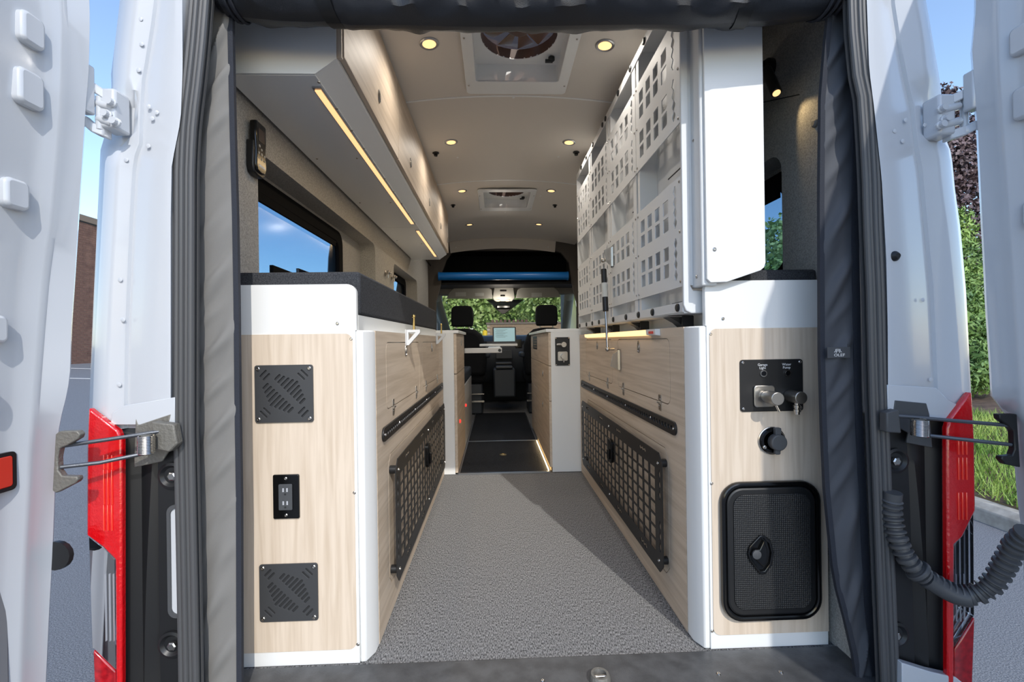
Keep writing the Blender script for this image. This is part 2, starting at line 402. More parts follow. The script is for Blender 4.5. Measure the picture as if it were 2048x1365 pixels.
for px, py in ((1027,199),(915,314),(1117,313),(934,395),(1081,392),(1014,363),(1010,427)):
    q = onZ(px, py, 1.99); put('screw', WSCR, ceiling, (q.x, q.y, ceil_z(q.x)), (0,0,-1))
lip = M().shell([[(x, 5.06, ceil_z(x)+.01), (x*.97+.003, 5.03, ceil_z(x)-.125)] for x in [-.50+.085*k for k in range(15)]], (0,.01,0))
lip = struct('trim_2', lip, CEIL)
for x in (-.42, .1, .60): put('screw', WSCR, lip, (x, 5.04, 1.89), (0,-1,0))

# ================================================================== the two garage cabinets
def wood_doors(t, s, X, ys):
    holes = []; mapped = []
    for y0, y1 in ys:
        holes.append(rr(y0, y1, .642, .852, .028, 5)); mapped.append((y0, y1))
    cut = [(1.45,.092),(2.66,.092),(2.69,.122),(2.69,.470),(2.66,.50),(1.45,.50),(1.42,.470),(1.42,.122)]
    obj('side_panel', plate(rect(1.292, 2.911, .003, .884), holes+[cut], .009, SIDE(X-s*.009, s)), WOODH, t)
    for y0, y1 in ys:
        d = obj('door', plate(rr(y0+.003, y1-.003, .645, .849, .026, 5), [], .009, SIDE(X-s*.009, s)), WOODH, t)
        put('latch', LATCH, d, SIDE(X, s)((y0+y1)/2, .822), (s,0,0), R(90) if s > 0 else R(-90))
        for yy in (y0+.09, y1-.09): put('hinge', HINGE, d, SIDE(X, s)(yy, .640), (s,0,0), R(90))
    c2 = [(1.452,.095),(2.658,.095),(2.687,.124),(2.687,.468),(2.658,.497),(1.452,.497),(1.423,.468),(1.423,.124)]
    obj('access_panel', plate(c2, [], .009, SIDE(X-s*.009, s)), WOODH, t)
    # anchor track
    hs = [circ(1.375+.0254*k, .577, .0085, 8) for k in range(58)]
    tr = obj('anchor_track', plate(rr(1.345, 2.86, .556, .598, .02, 6), hs, .006, SIDE(X, s), .001), POWDERB, t, label='long black slotted anchor rail')
    for k in (0, 8, 20, 32, 44, 56): put('screw', SCREWS, tr, SIDE(X, s)(1.362+.0254*k, .577, .006), (s,0,0))
    # strap panel on four stand-offs
    y0, y1, z0, z1 = 1.405, 2.74, .105, .487
    out = [(y0+.03,z0),(y1-.03,z0),(y1,z0+.03),(y1,z1-.03),(y1-.03,z1),(y0+.03,z1),(y0,z1-.03),(y0,z0+.03)]
    nx, nz = 19, 7; gx0, gx1, gz0, gz1 = y0+.058, y1-.058, z0+.048, z1-.052
    px_, pz = (gx1-gx0)/nx, (gz1-gz0)/nz; hs = []
    for i in range(nx):
        for j in range(nz):
            a = gx0+i*px_; b = gz0+j*pz; hs.append(rect(a+.007, a+px_-.007, b+.0035, b+pz-.0035))
    for k in range(4):
        yy = y0+.19+k*.32
        hs += [wavy(yy, z1-.024, .075, .018, False), wavy(yy, z0+.024, .075, .018, False)]
    for zz in (.22, .385):
        hs += [wavy(y0+.024, zz, .10, .016), wavy(y1-.024, zz, .10, .016)]
    xp = X+s*.024
    mp = obj('strap_panel', plate(out, hs, .003, SIDE(xp, s)), POWDERB, t, label='black metal grid panel on stand-offs')
    for yy in (y0+.035, (y0+y1)/2, y1-.035):
        for zz in (z0+.035, z1-.035):
            if yy != (y0+y1)/2: obj('standoff', M().cyl(SIDE(X, s)(yy, zz, .001), SIDE(X, s)(yy, zz, .0238), .013), PLASTIC, mp)
            put('screw', SCREW, mp, SIDE(xp, s)(yy, zz, .003), (s,0,0))
    yl = 2.02
    k = obj('paddle_latch', join(M().prism(rr(yl-.028, yl+.028, .30, .405, .02), SIDE(xp, s), .016), M().prism(rr(yl-.016, yl+.016, .315, .36, .01), SIDE(xp, s), .008, .016)), GLOSSB, mp, bevel=.003)
def pod(left):
    s = 1 if left else -1; xs = (lambda x: x) if left else (lambda x: mx(x))
    lab = 'left tall wood and white cabinet with square vent covers and outlet on its end' if left else 'right tall wood and white cabinet with control panel and black hatch on its end'
    t = thing('storage_cabinet', (xs(-.53), 1.22, 0), lab, 'cabinet', 'garage cabinets')
    X = xs(-.337)
    def P(pts): return [(xs(u), v) for u, v in pts]
    obj('carcass', M().box(min(xs(-.698), xs(-.347)), max(xs(-.698), xs(-.347)), 1.240, 2.909, .003, .884).box(min(xs(-.698), xs(-.368 if left else -.42)), max(xs(-.698), xs(-.368 if left else -.42)), 1.240, 2.82, .884, .926), WHITE, t)
    arc = [(-.392+.024*math.cos(R(a)), .983+.024*math.sin(R(a))) for a in range(0, 91, 15)]
    obj('end_frame', plate(P([(-.70,.002),(-.371,.002),(-.371,.884),(-.368,.884)]+arc+[(-.70,1.007)]), [], .018, REAR(1.238), .001), WHITE, t)
    obj('end_panel', plate(P([(-.70,.04)]+[(-.398+.02*math.cos(R(a)), .06+.02*math.sin(R(a))) for a in range(-90, 1, 18)]+[(-.398+.02*math.cos(R(a)), .856+.02*math.sin(R(a))) for a in range(0, 91, 18)]+[(-.70,.876)]), [], .0025, REAR(1.2205)), WOODV, t, label='pale wood end panel')
    pl = [(-.3705,1.2205),(-.354,1.222),(-.338,1.256),(-.337,1.291),(-.3705,1.291)]
    obj('corner_post', M().prism([(xs(u), v) for u, v in pl], UPF(.002), .882), WHITE, t, bevel=.004)
    for u, v in ((-.417,.903),(-.382,.861),(-.379,.454),(-.375,.052)):
        put('screw', SCREWS, t, (xs(u), 1.2195, v), (0,-1,0))
    wood_doors(t, s, X, ((1.41,2.02),(2.11,2.71)) if left else ((1.395,2.005),(2.095,2.705)))
    return t, X, s
SLOTV = []
def vent_cover(t, cx, cz):
    h = .0755; holes = []
    a = math.pi/4
    for i in range(-4, 5):
        for sg in (1, -1):
            L = .040-.0048*abs(i)
            if L < .01: continue
            q = sg*(.0085+L/2); p_ = i*.0112+(.0028*sg)
            holes.append(slot(cx+p_*math.cos(-a)+q*math.cos(a), cz+p_*math.sin(-a)+q*math.sin(a), L, .0058, a))
    for dx, dz, an in ((-1,1,a),(1,1,-a),(-1,-1,-a),(1,-1,a)):
        for k in (-.006, .006):
            ux, uz = math.cos(an+math.pi/2)*k, math.sin(an+math.pi/2)*k
            holes.append(slot(cx+dx*.049+ux, cz+dz*.049+uz, .025, .0048, an))
    v = obj('vent_cover', plate(rr(cx-h, cx+h, cz-h, cz+h, .007), holes, .003, REAR(1.2165), .0006), POWDER, t, label='square dark grey slotted vent cover')
    obj('vent_backing', plate(rr(cx-h+.004, cx+h-.004, cz-h+.004, cz+h-.004, .005), [], .001, REAR(1.2178)), DARK, v)
    for dx in (-1, 1):
        for dz in (-1, 1): put('screw', SCREW, v, (cx+dx*.066, 1.2135, cz+dz*.066), (0,-1,0))
tl_, XL, _ = pod(True)
vent_cover(tl_, -.556, .72); vent_cover(tl_, -.551, .198)
def outlet(t, cx, cz):
    y = 1.218
    o = obj('outlet_plate', plate(rr(cx-.034, cx+.034, cz-.058, cz+.058, .004), [], .006, REAR(y), .0025), GLOSSB, t, label='dark double outlet plate')
    obj('receptacle', plate(rr(cx-.0175, cx+.0175, cz-.034, cz+.034, .003), [], .004, REAR(y-.006), .001), PLASTICG, o)
    for dz in (.018, -.016):
        for dx in (-.005, .005): obj('slot', M().prism(rect(cx+dx-.002, cx+dx+.002, cz+dz-.004, cz+dz+.006), REAR(y-.0098), .0006), SILV, o)
        obj('slot', M().prism(circ(cx, cz+dz-.010, .003, 8), REAR(y-.0098), .0006), DARK, o)
    for dz in (.048, -.048): put('screw', SCREWS, o, (cx, y-.006, cz+dz), (0,-1,0))
outlet(tl_, -.554, .45)
for yy in (1.73, 2.60):
    b = join(M().prism([(0,0),(0,-.052),(.012,-.052),(.05,-.012),(.05,0)], FR((XL+.001, yy-.008, .898), (1,0,0), (0,0,1), (0,1,0)), .016))
    b = plate([(0,0),(0,-.058),(.010,-.058),(.052,-.012),(.052,0)], [[(.009,-.010),(.009,-.040),(.036,-.010)]], .016, FR((XL+.0012, yy-.008, .898), (1,0,0), (0,0,1), (0,1,0)))
    b.box(XL+.0012, XL+.004, yy-.022, yy+.022, .838, .898)
    k = obj('bed_rest_bracket', b, WHITEM, tl_, label='white triangular bracket holding a brass pin')
    obj('pin', M().lathe([(.0045,0),(.0045,.045),(.007,.047),(.007,.053),(.004,.056)], FR((XL+.030, yy, .898),(1,0,0),(0,1,0),(0,0,1)), 12), BRASS, k)
tr_, XR, _ = pod(False)
def right_fittings(t):
    y = 1.218
    cp = obj('control_panel', plate(rr(.664, .839, .648, .790, .008), [], .003, REAR(y), .0006), POWDERB, t, label='black control panel with two buttons and two couplings')
    for x in (.672, .831):
        for z in (.656, .782): put('screw', SCREWS, cp, (x, y-.003, z), (0,-1,0))
    for cx, l1, l2 in ((.728, 'Garage', 'Light'), (.795, 'Water', 'Pump')):
        z = .752
        obj('push_button', join(M().lathe([(.0095,0),(.0095,.003),(.0075,.003)], FR((cx, y-.003, z),(1,0,0),(0,0,1),(0,-1,0)), 20)), STEEL, cp, label='steel ringed push button')
        obj('button_cap', M().lathe([(.0066,0),(.0066,.0042)], FR((cx, y-.003, z),(1,0,0),(0,0,1),(0,-1,0)), 18), GLOSSB, cp)
        obj('lettering', join(text(l1, .0095, REAR(y-.0032), cx-.0015, z+.0235), text(l2, .0095, REAR(y-.0032), cx-.0015, z+.015)), INK, cp, smooth=False)
    obj('mixer_plate', plate(rr(.699, .757, .660, .720, .009), [], .006, REAR(y-.003), .002), BRUSH, cp, label='square brushed metal mixer plate')
    a = Vector((.730, y-.009, .690)); d = Vector((0, -.055, 0))
    obj('mixer_knob', join(M().cyl(a, a+d*.25, .014, n=20), M().cyl(a+d*.25, a+d, .0175, n=24)), BRUSH, cp, bevel=.0015)
    obj('lever', M().cyl(a+d*.7+Vector((.004,0,-.016)), a+d*.75+Vector((.012,0,-.035)), .0035), STEEL, cp)
    a = Vector((.800, y-.003, .690)); d = Vector((0, -.050, 0))
    obj('hose_outlet', M().cyl(a, a+d, .0165, n=24), BRUSH, cp, bevel=.0015, label='brushed cylindrical hose outlet')
    b = a+d*.62+Vector((0,0,-.015))
    obj('hose_coupling', M().lathe([(.007,0),(.007,.006),(.0095,.007),(.0095,.013),(.0075,.014),(.0075,.017),(.0095,.018),(.0095,.024),(.007,.025),(.007,.031)], FR(b,(1,0,0),(0,1,0),(0,0,-1)), 14), STEEL, cp)
    c = (.750, .568)
    pi = obj('power_inlet', M().lathe([(.036,0),(.036,.004),(.032,.009),(.026,.009),(.024,.004)], FR((c[0], y, c[1]),(1,0,0),(0,0,1),(0,-1,0)), 32), GLOSSB, t, label='round power inlet with grey flip cap')
    obj('ring', M().lathe([(.038,0),(.038,.003),(.036,.004)], FR((c[0], y, c[1]),(1,0,0),(0,0,1),(0,-1,0)), 32), STEEL, pi)
    obj('cap', join(M().lathe([(.022,.008),(.022,.026),(.020,.028)], FR((c[0]+.006, y, c[1]-.001),(1,0,0),(0,0,1),(0,-1,0)), 28), M().prism(rr(c[0]-.001, c[0]+.015, c[1]+.018, c[1]+.038, .003), REAR(y-.010), .012), M().prism(rr(c[0]-.002, c[0]+.012, c[1]-.034, c[1]-.020, .004), REAR(y-.012), .010)), PLASTICG, pi, bevel=.0015)
    for dx in (-.024, .026): put('screw', SCREW, pi, (c[0]+dx, y-.009, c[1]-.016), (0,-1,0))
    hf = obj('hatch_frame', plate(rr(.602, .877, .083, .459, .055, 8), [rr(.616, .863, .097, .445, .045, 8)], .016, REAR(y), .005), GLOSSB, t, label='black plastic hatch frame with rounded corners')
    ha = obj('hatch_lid', plate(rr(.6165, .8625, .0975, .4445, .044, 8), [], .014, REAR(y), .006), PLASTIC, t, label='black dimpled hatch lid')
    obj('lid_pad', plate(rr(.634, .846, .116, .426, .03, 8), [], .003, REAR(y-.0139), .001), HATCH, ha)
    cx, cz = .703, .268
    dpts = [(cx-.036, cz+.004),(cx-.030, cz+.022),(cx-.002, cz+.050),(cx+.010, cz+.052),(cx+.028, cz+.036),(cx+.036, cz+.004),(cx+.030, cz-.030),(cx+.012, cz-.054),(cx-.002, cz-.054),(cx-.030, cz-.016)]
    ins = [(cx+(u-cx)*.80, cz+(v-cz)*.82) for u, v in dpts]
    hr = obj('handle_recess', join(plate(dpts, [ins], .007, REAR(y-.0165), .002), plate(ins, [], .0008, REAR(y-.0168))), GLOSSB, ha)
    lev = [(cx-.026, cz+.002),(cx-.018, cz+.014),(cx-.004, cz+.014),(cx+.008, cz+.038),(cx+.017, cz+.016),(cx+.018, cz-.012),(cx+.006, cz-.034),(cx-.018, cz-.010)]
    obj('handle', plate(lev, [], .008, REAR(y-.0172), .0025), GLOSSB, ha)
    obj('keyhole', M().lathe([(.012,0),(.012,.004),(.009,.005)], FR((cx-.014, y-.0252, cz+.002),(1,0,0),(0,0,1),(0,-1,0)), 18), PLASTICG, ha)
    # light bar under the top edge
    lb = obj('light_bar', M().prism([(0,0),(.016,0),(.014,-.016),(0,-.020)], FR((XR-.0005, 1.565, .882), (-1,0,0), (0,0,1), (0,1,0)), 1.10), AMBERL, t, label='long lit warm light bar under the cabinet top')
    obj('end_cap', M().prism([(0,0),(.018,0),(.016,-.019),(0,-.022)], FR((XR-.0005, 1.475, .883), (-1,0,0), (0,0,1), (0,1,0)), .09), WHITE, lb)
    obj('switch', M().box(XR-.021, XR-.016, 1.492, 1.53, .868, .876), REDP, lb)
HATCH = mat('dimpled_black_plastic', S(30,31,33), .45, spec=.6)
_n = HATCH.node_tree; _v = _n.nodes.new('ShaderNodeTexVoronoi'); _v.inputs['Scale'].default_value = 190; _v.inputs['Randomness'].default_value = .1
_t = _n.nodes.new('ShaderNodeTexCoord'); _n.links.new(_t.outputs['Object'], _v.inputs['Vector']); _b = _n.nodes.new('ShaderNodeBump'); _b.inputs['Strength'].default_value = .8; _b.inputs['Distance'].default_value = .003
_n.links.new(_v.outputs['Distance'], _b.inputs['Height']); _n.links.new(_b.outputs['Normal'], _n.nodes['Principled BSDF'].inputs['Normal'])
right_fittings(tr_)
# mattresses lying on the cabinets
def pillowbox(x0, x1, y0, y1, z0, z1): return M().box(x0, x1, y0, y1, z0, z1)
cu = obj('mattress', pillowbox(-.699, -.364, 1.243, 2.82, .927, 1.044), CUSH, None, bevel=.008, label='black mattress pad lying on top of the left cabinet', cat='mattress')
cu2 = obj('mattress', pillowbox(mx(-.699), .64+.0, 1.243, 2.82, .927, 1.040), CUSH, None, bevel=.008, label='black mattress pad on the right cabinet behind the raised bed', cat='mattress')

# ================================================================== raised folding bed on the right
bed = thing('folding_bed', (.56, 2.07, .93), 'white perforated metal bed platform folded upright above the right cabinet', 'bed')
B = SIDE(.53, -1)
obj('back_board', M().box(.598, .625, 1.275, 2.872, .935, 1.895), WHITEM, bed)
U0 = [1.265+.403*k for k in range(5)]
for k in range(4):
    for z0 in (.998, 1.463):
        a = U0[k]+.002; b = U0[k+1]-.002; hs = []
        for i in range(4):
            for dz in (.060, .112, .202, .255):
                hs.append(rect(U0[k]+.10+.0725*i, U0[k]+.143+.0725*i, z0+dz-.021, z0+dz+.021))
        for dz in (.084, .236): hs.append(wavy(U0[k]+.048, z0+dz, .124, .026, True, 4))
        if k == 1:
            hs = [h for h in hs]
        pn = obj('strap_panel', plate(rect(a, b, z0, z0+.315), hs, .003, SIDE(.533, -1)), WHITEM, bed)
        for yy in (a+.012, b-.012):
            for dz in (.015, .157, .30): put('screw', SCREWS, pn, SIDE(.53, -1)(yy, z0+dz), (-1,0,0))
fr = M()
fr.box(.530, .534, 1.268, 2.874, .926, .954).box(.534, .60, 1.268, 2.874, .922, .928)
fr.box(.530, .534, 1.30, 2.874, 1.868, 1.90).box(.534, .60, 1.30, 2.874, 1.896, 1.902)
for k in range(1, 4):
    fr.box(.5335, .598, U0[k]-.03, U0[k]-.006, .93, 1.898); fr.box(.5335, .54, U0[k]+.012, U0[k]+.05, .93, 1.898)
fr.box(.530, .60, 2.872, 2.88, .93, 1.90)
obj('frame', fr, WHITEM, bed)
obj('end_rail', plate([(.528,.945),(.535,.928),(.550,.921),(.590,.921),(.603,.930),(.606,.945),(.606,.985),(.556,.985),(.549,.998),(.549,1.90),(.528,1.90)], [], .012, REAR(1.268), .003), WHITEM, bed)
obj('side_box', M().box(.557, .600, 1.204, 1.285, .992, 1.90), WHITEM, bed, bevel=.004)
obj('guide_strip', M().box(.5495, .557, 1.262, 1.285, 1.0, 1.90), WHITEM, bed)
ep = [(.566+.010,.999),(.62,1.0),(.712,1.030),(.722,1.038),(.726,1.05),(.726,1.915),(.566,1.93),(.566,1.009)]
epp = obj('end_panel', plate(ep, [], .010, REAR(1.203), .0015), WHITE, bed, label='tall white end panel with angled lower edge')
put('screw', SCREW, epp, onY(1429, 499, 1.193), (0,-1,0)); put('screw', SCREW, bed, (.557, 1.235, 1.02), (-1,0,0)); put('screw', SCREWS, bed, (.557, 1.245, 1.40), (-1,0,0))
BUMP = mk(M().lathe([(.012,0),(.012,.004),(.009,.006)], FR((0,0,0),(1,0,0),(0,1,0),(0,0,1)), 14), PLASTIC)
for yy in (1.30, 1.51, 1.66, 1.82, 2.02, 2.30, 2.46, 2.62, 2.83): put('bumper', BUMP, bed, (.530, yy, .940), (-1,0,0), R(90))
for yy in (1.56, 1.72, 1.89, 2.11, 2.17, 2.39, 2.56, 2.71): put('bumper', BUMP, bed, (.530, yy, 1.884), (-1,0,0), R(90))
for yy in (1.40, 1.80, 2.22, 2.62):
    b = M().prism([(.53,.917),(.60,.917),(.60,.886),(.575,.886),(.560,.900),(.55,.905)], FR((0, yy-.03, 0), (1,0,0), (0,0,1), (0,1,0)), .05)
    b.prism(rr(.565, .60, .886, .92, .004), FR((0, yy-.045, 0), (1,0,0), (0,0,1), (0,1,0)), .006)
    obj('hinge_bracket', b, PLASTIC, bed, label='black hinge bracket under the bed')
for k, (zz, L) in enumerate(((1.395, .17), (.967, .15))):
    for c in range(4):
        y = U0[c]+.10
        obj('slit', M().prism([(y, zz-.002),(y+L, zz-.002),(y+L, zz+.002),(y, zz+.002)], SIDE(.598, -1), .0012), DARK, bed)
# gas strut between bed and cabinet
gs = thing('gas_strut', (.50, 2.0, 1.0), 'black and chrome gas strut joining the raised bed to the right cabinet', 'strut')
a = Vector((.487, 2.02, 1.205)); b = Vector((.487, 1.965, .808)); d = (b-a)
obj('cylinder', M().cyl(a+d*.10, a+d*.58, .0125), PLASTIC, gs, bevel=.002)
obj('printed_band', M().cyl(a+d*.26, a+d*.42, .0129), PAPER, gs, label='printed silver label band')
obj('rod', M().cyl(a+d*.57, b-d*.02, .0055), STEEL, gs)
for p, up in ((a, 1), (b, -1)):
    br = M().prism([(0,-.02),(.028,.0),(.04,.055),(.0,.075)], FR((.53 if up > 0 else XR-.002, p.y-.004, p.z-.01 if up > 0 else p.z-.02), (-1,0,0), (0,.0,up), (0,1,0)), .004)
    br.box(.526 if up > 0 else XR-.006, .529 if up > 0 else XR-.002, p.y-.02, p.y+.02, p.z-.03, p.z+.06) if up > 0 else br.box(XR-.006, XR-.002, p.y-.02, p.y+.02, p.z-.09, p.z+.0)
    obj('bracket', br, STEEL, gs)
    obj('ball_joint', M().sphere(p, .010).cyl(p, p+Vector((.03,0,0)), .005), STEEL, gs)

# ================================================================== overhead cabinet on the left
oh = thing('overhead_cabinet', (-.55, 1.22, 1.565), 'long overhead cabinet with wood doors and a white underside, along the left wall', 'cabinet')
prof = [(-.705,1.566),(-.468,1.566),(-.412,1.606),(-.412,1.955),(-.705,1.91)]
obj('carcass', M().prism(prof, FR((0,1.222,0), (1,0,0), (0,0,1), (0,1,0)), 2.73), WHITE, oh)
obj('end_cap', plate([(-.708,1.563),(-.466,1.563),(-.410,1.604),(-.410,1.953),(-.708,1.908)], [], .004, REAR(1.2218), .001), WHITE, oh)
obj('bottom_panel', M().box(-.704, -.468, 1.225, 2.838, 1.5618, 1.566), WHITE, oh)
obj('bottom_panel', M().box(-.704, -.468, 2.842, 3.95, 1.5618, 1.566), WHITE, oh)
ds = [(1.236,1.922),(1.927,2.580),(2.585,3.20),(3.205,3.948)]
for (y0, y1), yl in zip(ds, (1.605, 2.197, 2.817, 3.398)):
    d = obj('door', plate(rect(y0, y1, 1.618, 1.953), [], .016, SIDE(-.411, 1), .0012), WOODH, oh)
    put('latch', LATCH, d, (-.395, yl, 1.712), (1,0,0), R(90))
obj('edge_trim', M().box(-.411, -.398, 1.224, 1.2345, 1.61, 1.952), WOODV, oh)
put('latch', LATCH, oh, (-.395, 3.87, 1.712), (1,0,0), R(90))
for (a, b) in ((1.287, 2.728), (2.91, 3.77)):
    h = obj('light_channel', M().box(-.497, -.473, a-.012, b+.012, 1.5575, 1.5618), ALU, oh)
    obj('light_strip', M().box(-.4935, -.4765, a, b, 1.5545, 1.5576), AMBER, oh, label='lit amber light strip')
    n = int((b-a)/.012); gm = M()
for y in (1.255, 1.395, 1.538, 1.68, 1.83, 1.99, 2.16, 2.34, 2.53, 2.72): put('screw', SCREWS, oh, (-.4645 if False else -.474+.004, y, 1.5618), (0,0,-1))
for x, y in ((-.522,1.77),(-.676,1.775),(-.676,2.33),(-.522,2.33),(-.676,3.2),(-.522,3.3)): put('screw', SCREWS, oh, (x, y, 1.5618), (0,0,-1))
def led_lamp(x0, y0, z0, x1, y1, e, cl=(1,.72,.38)):      # the light the strip gives
    l = bpy.data.lights.new('strip_light', 'AREA'); l.shape = 'RECTANGLE'; l.size = .016; l.size_y = y1-y0; l.energy = e; l.color = cl
    o = bpy.data.objects.new('strip_light', l); COL.objects.link(o); o.location = ((x0+x1)/2, (y0+y1)/2, z0-.004); return o
for a, b, e in ((1.287, 2.728, 1.2), (2.91, 3.77, .7)):
    l = led_lamp(-.485, a, 1.555, -.485, b, e); l.parent = oh; l.location -= Vector(oh.location)
# ================================================================== ceiling fittings
def downlight():
    t = thing('ceiling_light', (0,0,0), None, 'lamp', 'ceiling downlights')
    obj('rim', M().lathe([(.026,.001),(.026,.004),(.033,.006),(.037,.003),(.037,0)], FR((0,0,0),(1,0,0),(0,1,0),(0,0,-1)), 32), ALU, t)
    obj('lens', M().lathe([(.0262,.0005),(.0262,.0035),(.02,.0042)], FR((0,0,0),(1,0,0),(0,1,0),(0,0,-1)), 32), AMBERD, t)
    l = bpy.data.lights.new('downlight', 'SPOT'); l.energy = LED_W; l.color = (1,.92,.82); l.spot_size = R(165); l.spot_blend = .8; l.shadow_soft_size = .025
    o = bpy.data.objects.new('downlight', l); COL.objects.link(o); o.parent = t; o.location = (0,0,-.012)
    return t
AMBERD = emit('warm_downlight', (1, .62, .27, 1), 1.4)
dl = downlight(); nm = ['first', 'second', 'third', 'fourth']; first = True
for r_, y in enumerate((1.737, 2.592, 3.431, 4.418)):
    for sd, x in (('left', -.236), ('right', .437)):
        o = dl if first else copy_tree(dl); first = False
        o.location = (x, y, ceil_z(x)); o.rotation_euler = (0, math.atan(.26*(x-.1)), 0)
        o['label'] = 'lit round ceiling downlight, %s one from the rear in the %s row' % (nm[r_], sd)
def knob():
    t = thing('ceiling_stud', (0,0,0), None, 'stud', 'black ceiling studs')
    f = FR((0,0,0),(1,0,0),(0,1,0),(0,0,-1))
    obj('base', M().lathe([(.02,0),(.02,.004),(.012,.008)], f, 18), PLASTIC, t)
    obj('head', M().lathe([(.010,.006),(.012,.012),(.010,.020),(.004,.022)], f, 14), GLOSSB, t); return t
kn = knob()
for i, (x, y, lb) in enumerate(((-.339,2.716,'black round stud on the ceiling beside the second left downlight'),(.50,2.714,'black round stud on the ceiling beside the second right downlight'),(-.333,3.752,'black round stud on the ceiling left of the front roof vent'),(.51,3.77,'black round stud on the ceiling right of the front roof vent'))):
    o = kn if i == 0 else copy_tree(kn); o.location = (x, y, ceil_z(x)); o['label'] = lb
FANB = mat('smoked_fan_blade', S(112,84,70), .5)
FANR = mat('smoked_fan_ring', S(92,70,60), .5)
def roof_vent(q, label, fan):
    x0, x1, y0, y1 = q; cx, cy = (x0+x1)/2, (y0+y1)/2; z = 1.99
    t = thing('roof_vent', (cx, cy, z), label, 'roof vent', 'roof vents')
    obj('trim_frame', plate(rr(x0-.045, x1+.045, y0-.06, y1+.10, .02), [rr(x0, x1, y0, y1, .012)], .008, DOWN(z), .003), WHITE, t)
    rows = [[(x, y, zz) for x, y in rr(x0, x1, y0, y1, .012)+[rr(x0, x1, y0, y1, .012)[0]]] for zz in (z-.004, z+.075)]
    obj('shaft', M().grid(rows), WHITE, t)
    obj('fan_shroud', plate(rr(x0-.01, x1+.01, y0-.01, y1+.01, .01), [circ(cx, cy-.005, .152, 40)], .006, DOWN(z+.075)), WHITE, t)
    rows = [[(cx+r_*math.cos(2*math.pi*i/32), cy-.005+r_*math.sin(2*math.pi*i/32), zz) for i in range(33)] for r_, zz in ((.152, z+.071), (.150, z+.11))]
    obj('fan_ring', M().grid(rows), FANR, t)
    for i in range(10 if fan else 0):
        a0 = 2*math.pi*i/10; pts = []
        for r_, da, dz in ((.045,-.12,.0),(.145,-.16,.012),(.145,.30,-.006),(.045,.30,-.006)):
            pts.append((cx+r_*math.cos(a0+da), cy-.005+r_*math.sin(a0+da), z+.115+dz))
        obj('fan_blade', M().shell([[pts[0], pts[1]], [pts[3], pts[2]]], (0,0,.002)), FANB, t)
    obj('fan_hub', M().lathe([(.048,0),(.046,-.02),(.03,-.03)], FR((cx, cy-.005, z+.115),(1,0,0),(0,1,0),(0,0,1)), 24), FANR, t)
    if not fan: pass
    obj('crank_knob', join(M().lathe([(.014,0),(.014,.012),(.009,.016)], FR((x1-.035, y1-.055, z+.066),(1,0,0),(0,1,0),(0,0,-1)), 12), M().box(x1-.062, x1-.03, y1-.062, y1-.050, z+.045, z+.055)), PLASTIC, t)
    dm = M(); rows = []
    for r_, zz in ((.20, z+.13), (.20, z+.17), (.16, z+.20), (.05, z+.215)): rows.append([(cx+r_*math.cos(2*math.pi*i/24), cy+r_*math.sin(2*math.pi*i/24), zz) for i in range(25)])
    obj('smoked_lid', dm.grid(rows), DOME, t)
    for xx in (x0-.032, x1+.032):
        for yy in (y0+.08, y1+.03): put('screw', SCREWS, t, (xx, yy, z-.008), (0,0,-1))
roof_vent(VENT[0], 'large square roof vent with a round smoked fan, half hidden by the rolled curtain', True)
roof_vent(VENT[1], 'far square roof vent between the third and fourth downlights', True)
# ================================================================== things on the side walls
rc = thing('remote_control', onX(500, 300, -.70), 'black fan remote with screen and buttons, in a holder on the left wall', 'remote')
W = SIDE(-.7195, 1); yc, z0, z1 = 1.388, 1.352, 1.512
hold = [(yc-.036,z0+.025),(yc-.03,z0+.006),(yc-.012,z0),(yc+.018,z0),(yc+.034,z0+.01),(yc+.036,z0+.045),(yc+.03,z0+.10),(yc-.034,z0+.10)]
obj('holder', M().prism(hold, W, .022), PLASTIC, rc, bevel=.004)
bd = [(yc-.030,z0+.03),(yc-.024,z0+.012),(yc,z0+.008),(yc+.022,z0+.012),(yc+.030,z0+.03),(yc+.026,z0+.075),(yc+.030,z0+.11),(yc+.030,z1-.004),(yc+.024,z1),(yc-.024,z1),(yc-.030,z1-.004),(yc-.030,z0+.11),(yc-.026,z0+.075)]
obj('body', M().prism(bd, W, .020, .008), GLOSSB, rc, bevel=.004)
WF = SIDE(-.7195+.0281, 1)
obj('screen', M().prism(rect(yc-.017, yc+.019, z1-.058, z1-.020), WF, .0006), mat('remote_screen', S(70,60,54), .2), rc)
bm = M()
for u, v, r_ in ((-.012,.088,.0045),(0,.066,.005),(-.016,.066,.004),(.016,.066,.004),(0,.080,.004),(0,.052,.004),(-.016,.052,.003),(.016,.052,.003)): bm.prism(circ(yc+u, z0+v, r_, 8), WF, .0008)
obj('buttons', bm, mat('button_grey', S(150,148,144), .5), rc)
obj('lettering', join(*[M().prism(rect(yc-.016+.006*k, yc-.0115+.006*k, z0+.026, z0+.033), WF, .0004) for k in range(6)]), INK, rc, label='small white printed maker mark')
def hook():
    t = thing('wall_valve', (0,0,0), None, 'hook', 'small chrome fittings on the left wall')
    f = FR((0,0,0),(0,1,0),(0,0,1),(1,0,0))
    obj('base', M().lathe([(.02,0),(.02,.004),(.009,.008),(.009,.03)], f, 14), STEEL, t)
    obj('lever', join(M().cyl((.028,-.022,.006),(.028,.022,.006),.006), M().sphere((.028,.024,.006),.009), M().sphere((.028,-.024,.006),.009), M().cyl((.02,0,0),(.02,0,-.03),.006)), STEEL, t)
    return t
hk = hook(); hk.location = (-.72, 3.02, 1.307); hk['label'] = 'small chrome wall fitting, nearer of two by the second window'
h2 = copy_tree(hk); h2.location = (-.72, 3.20, 1.305); h2['label'] = 'small chrome wall fitting, farther of two by the second window'
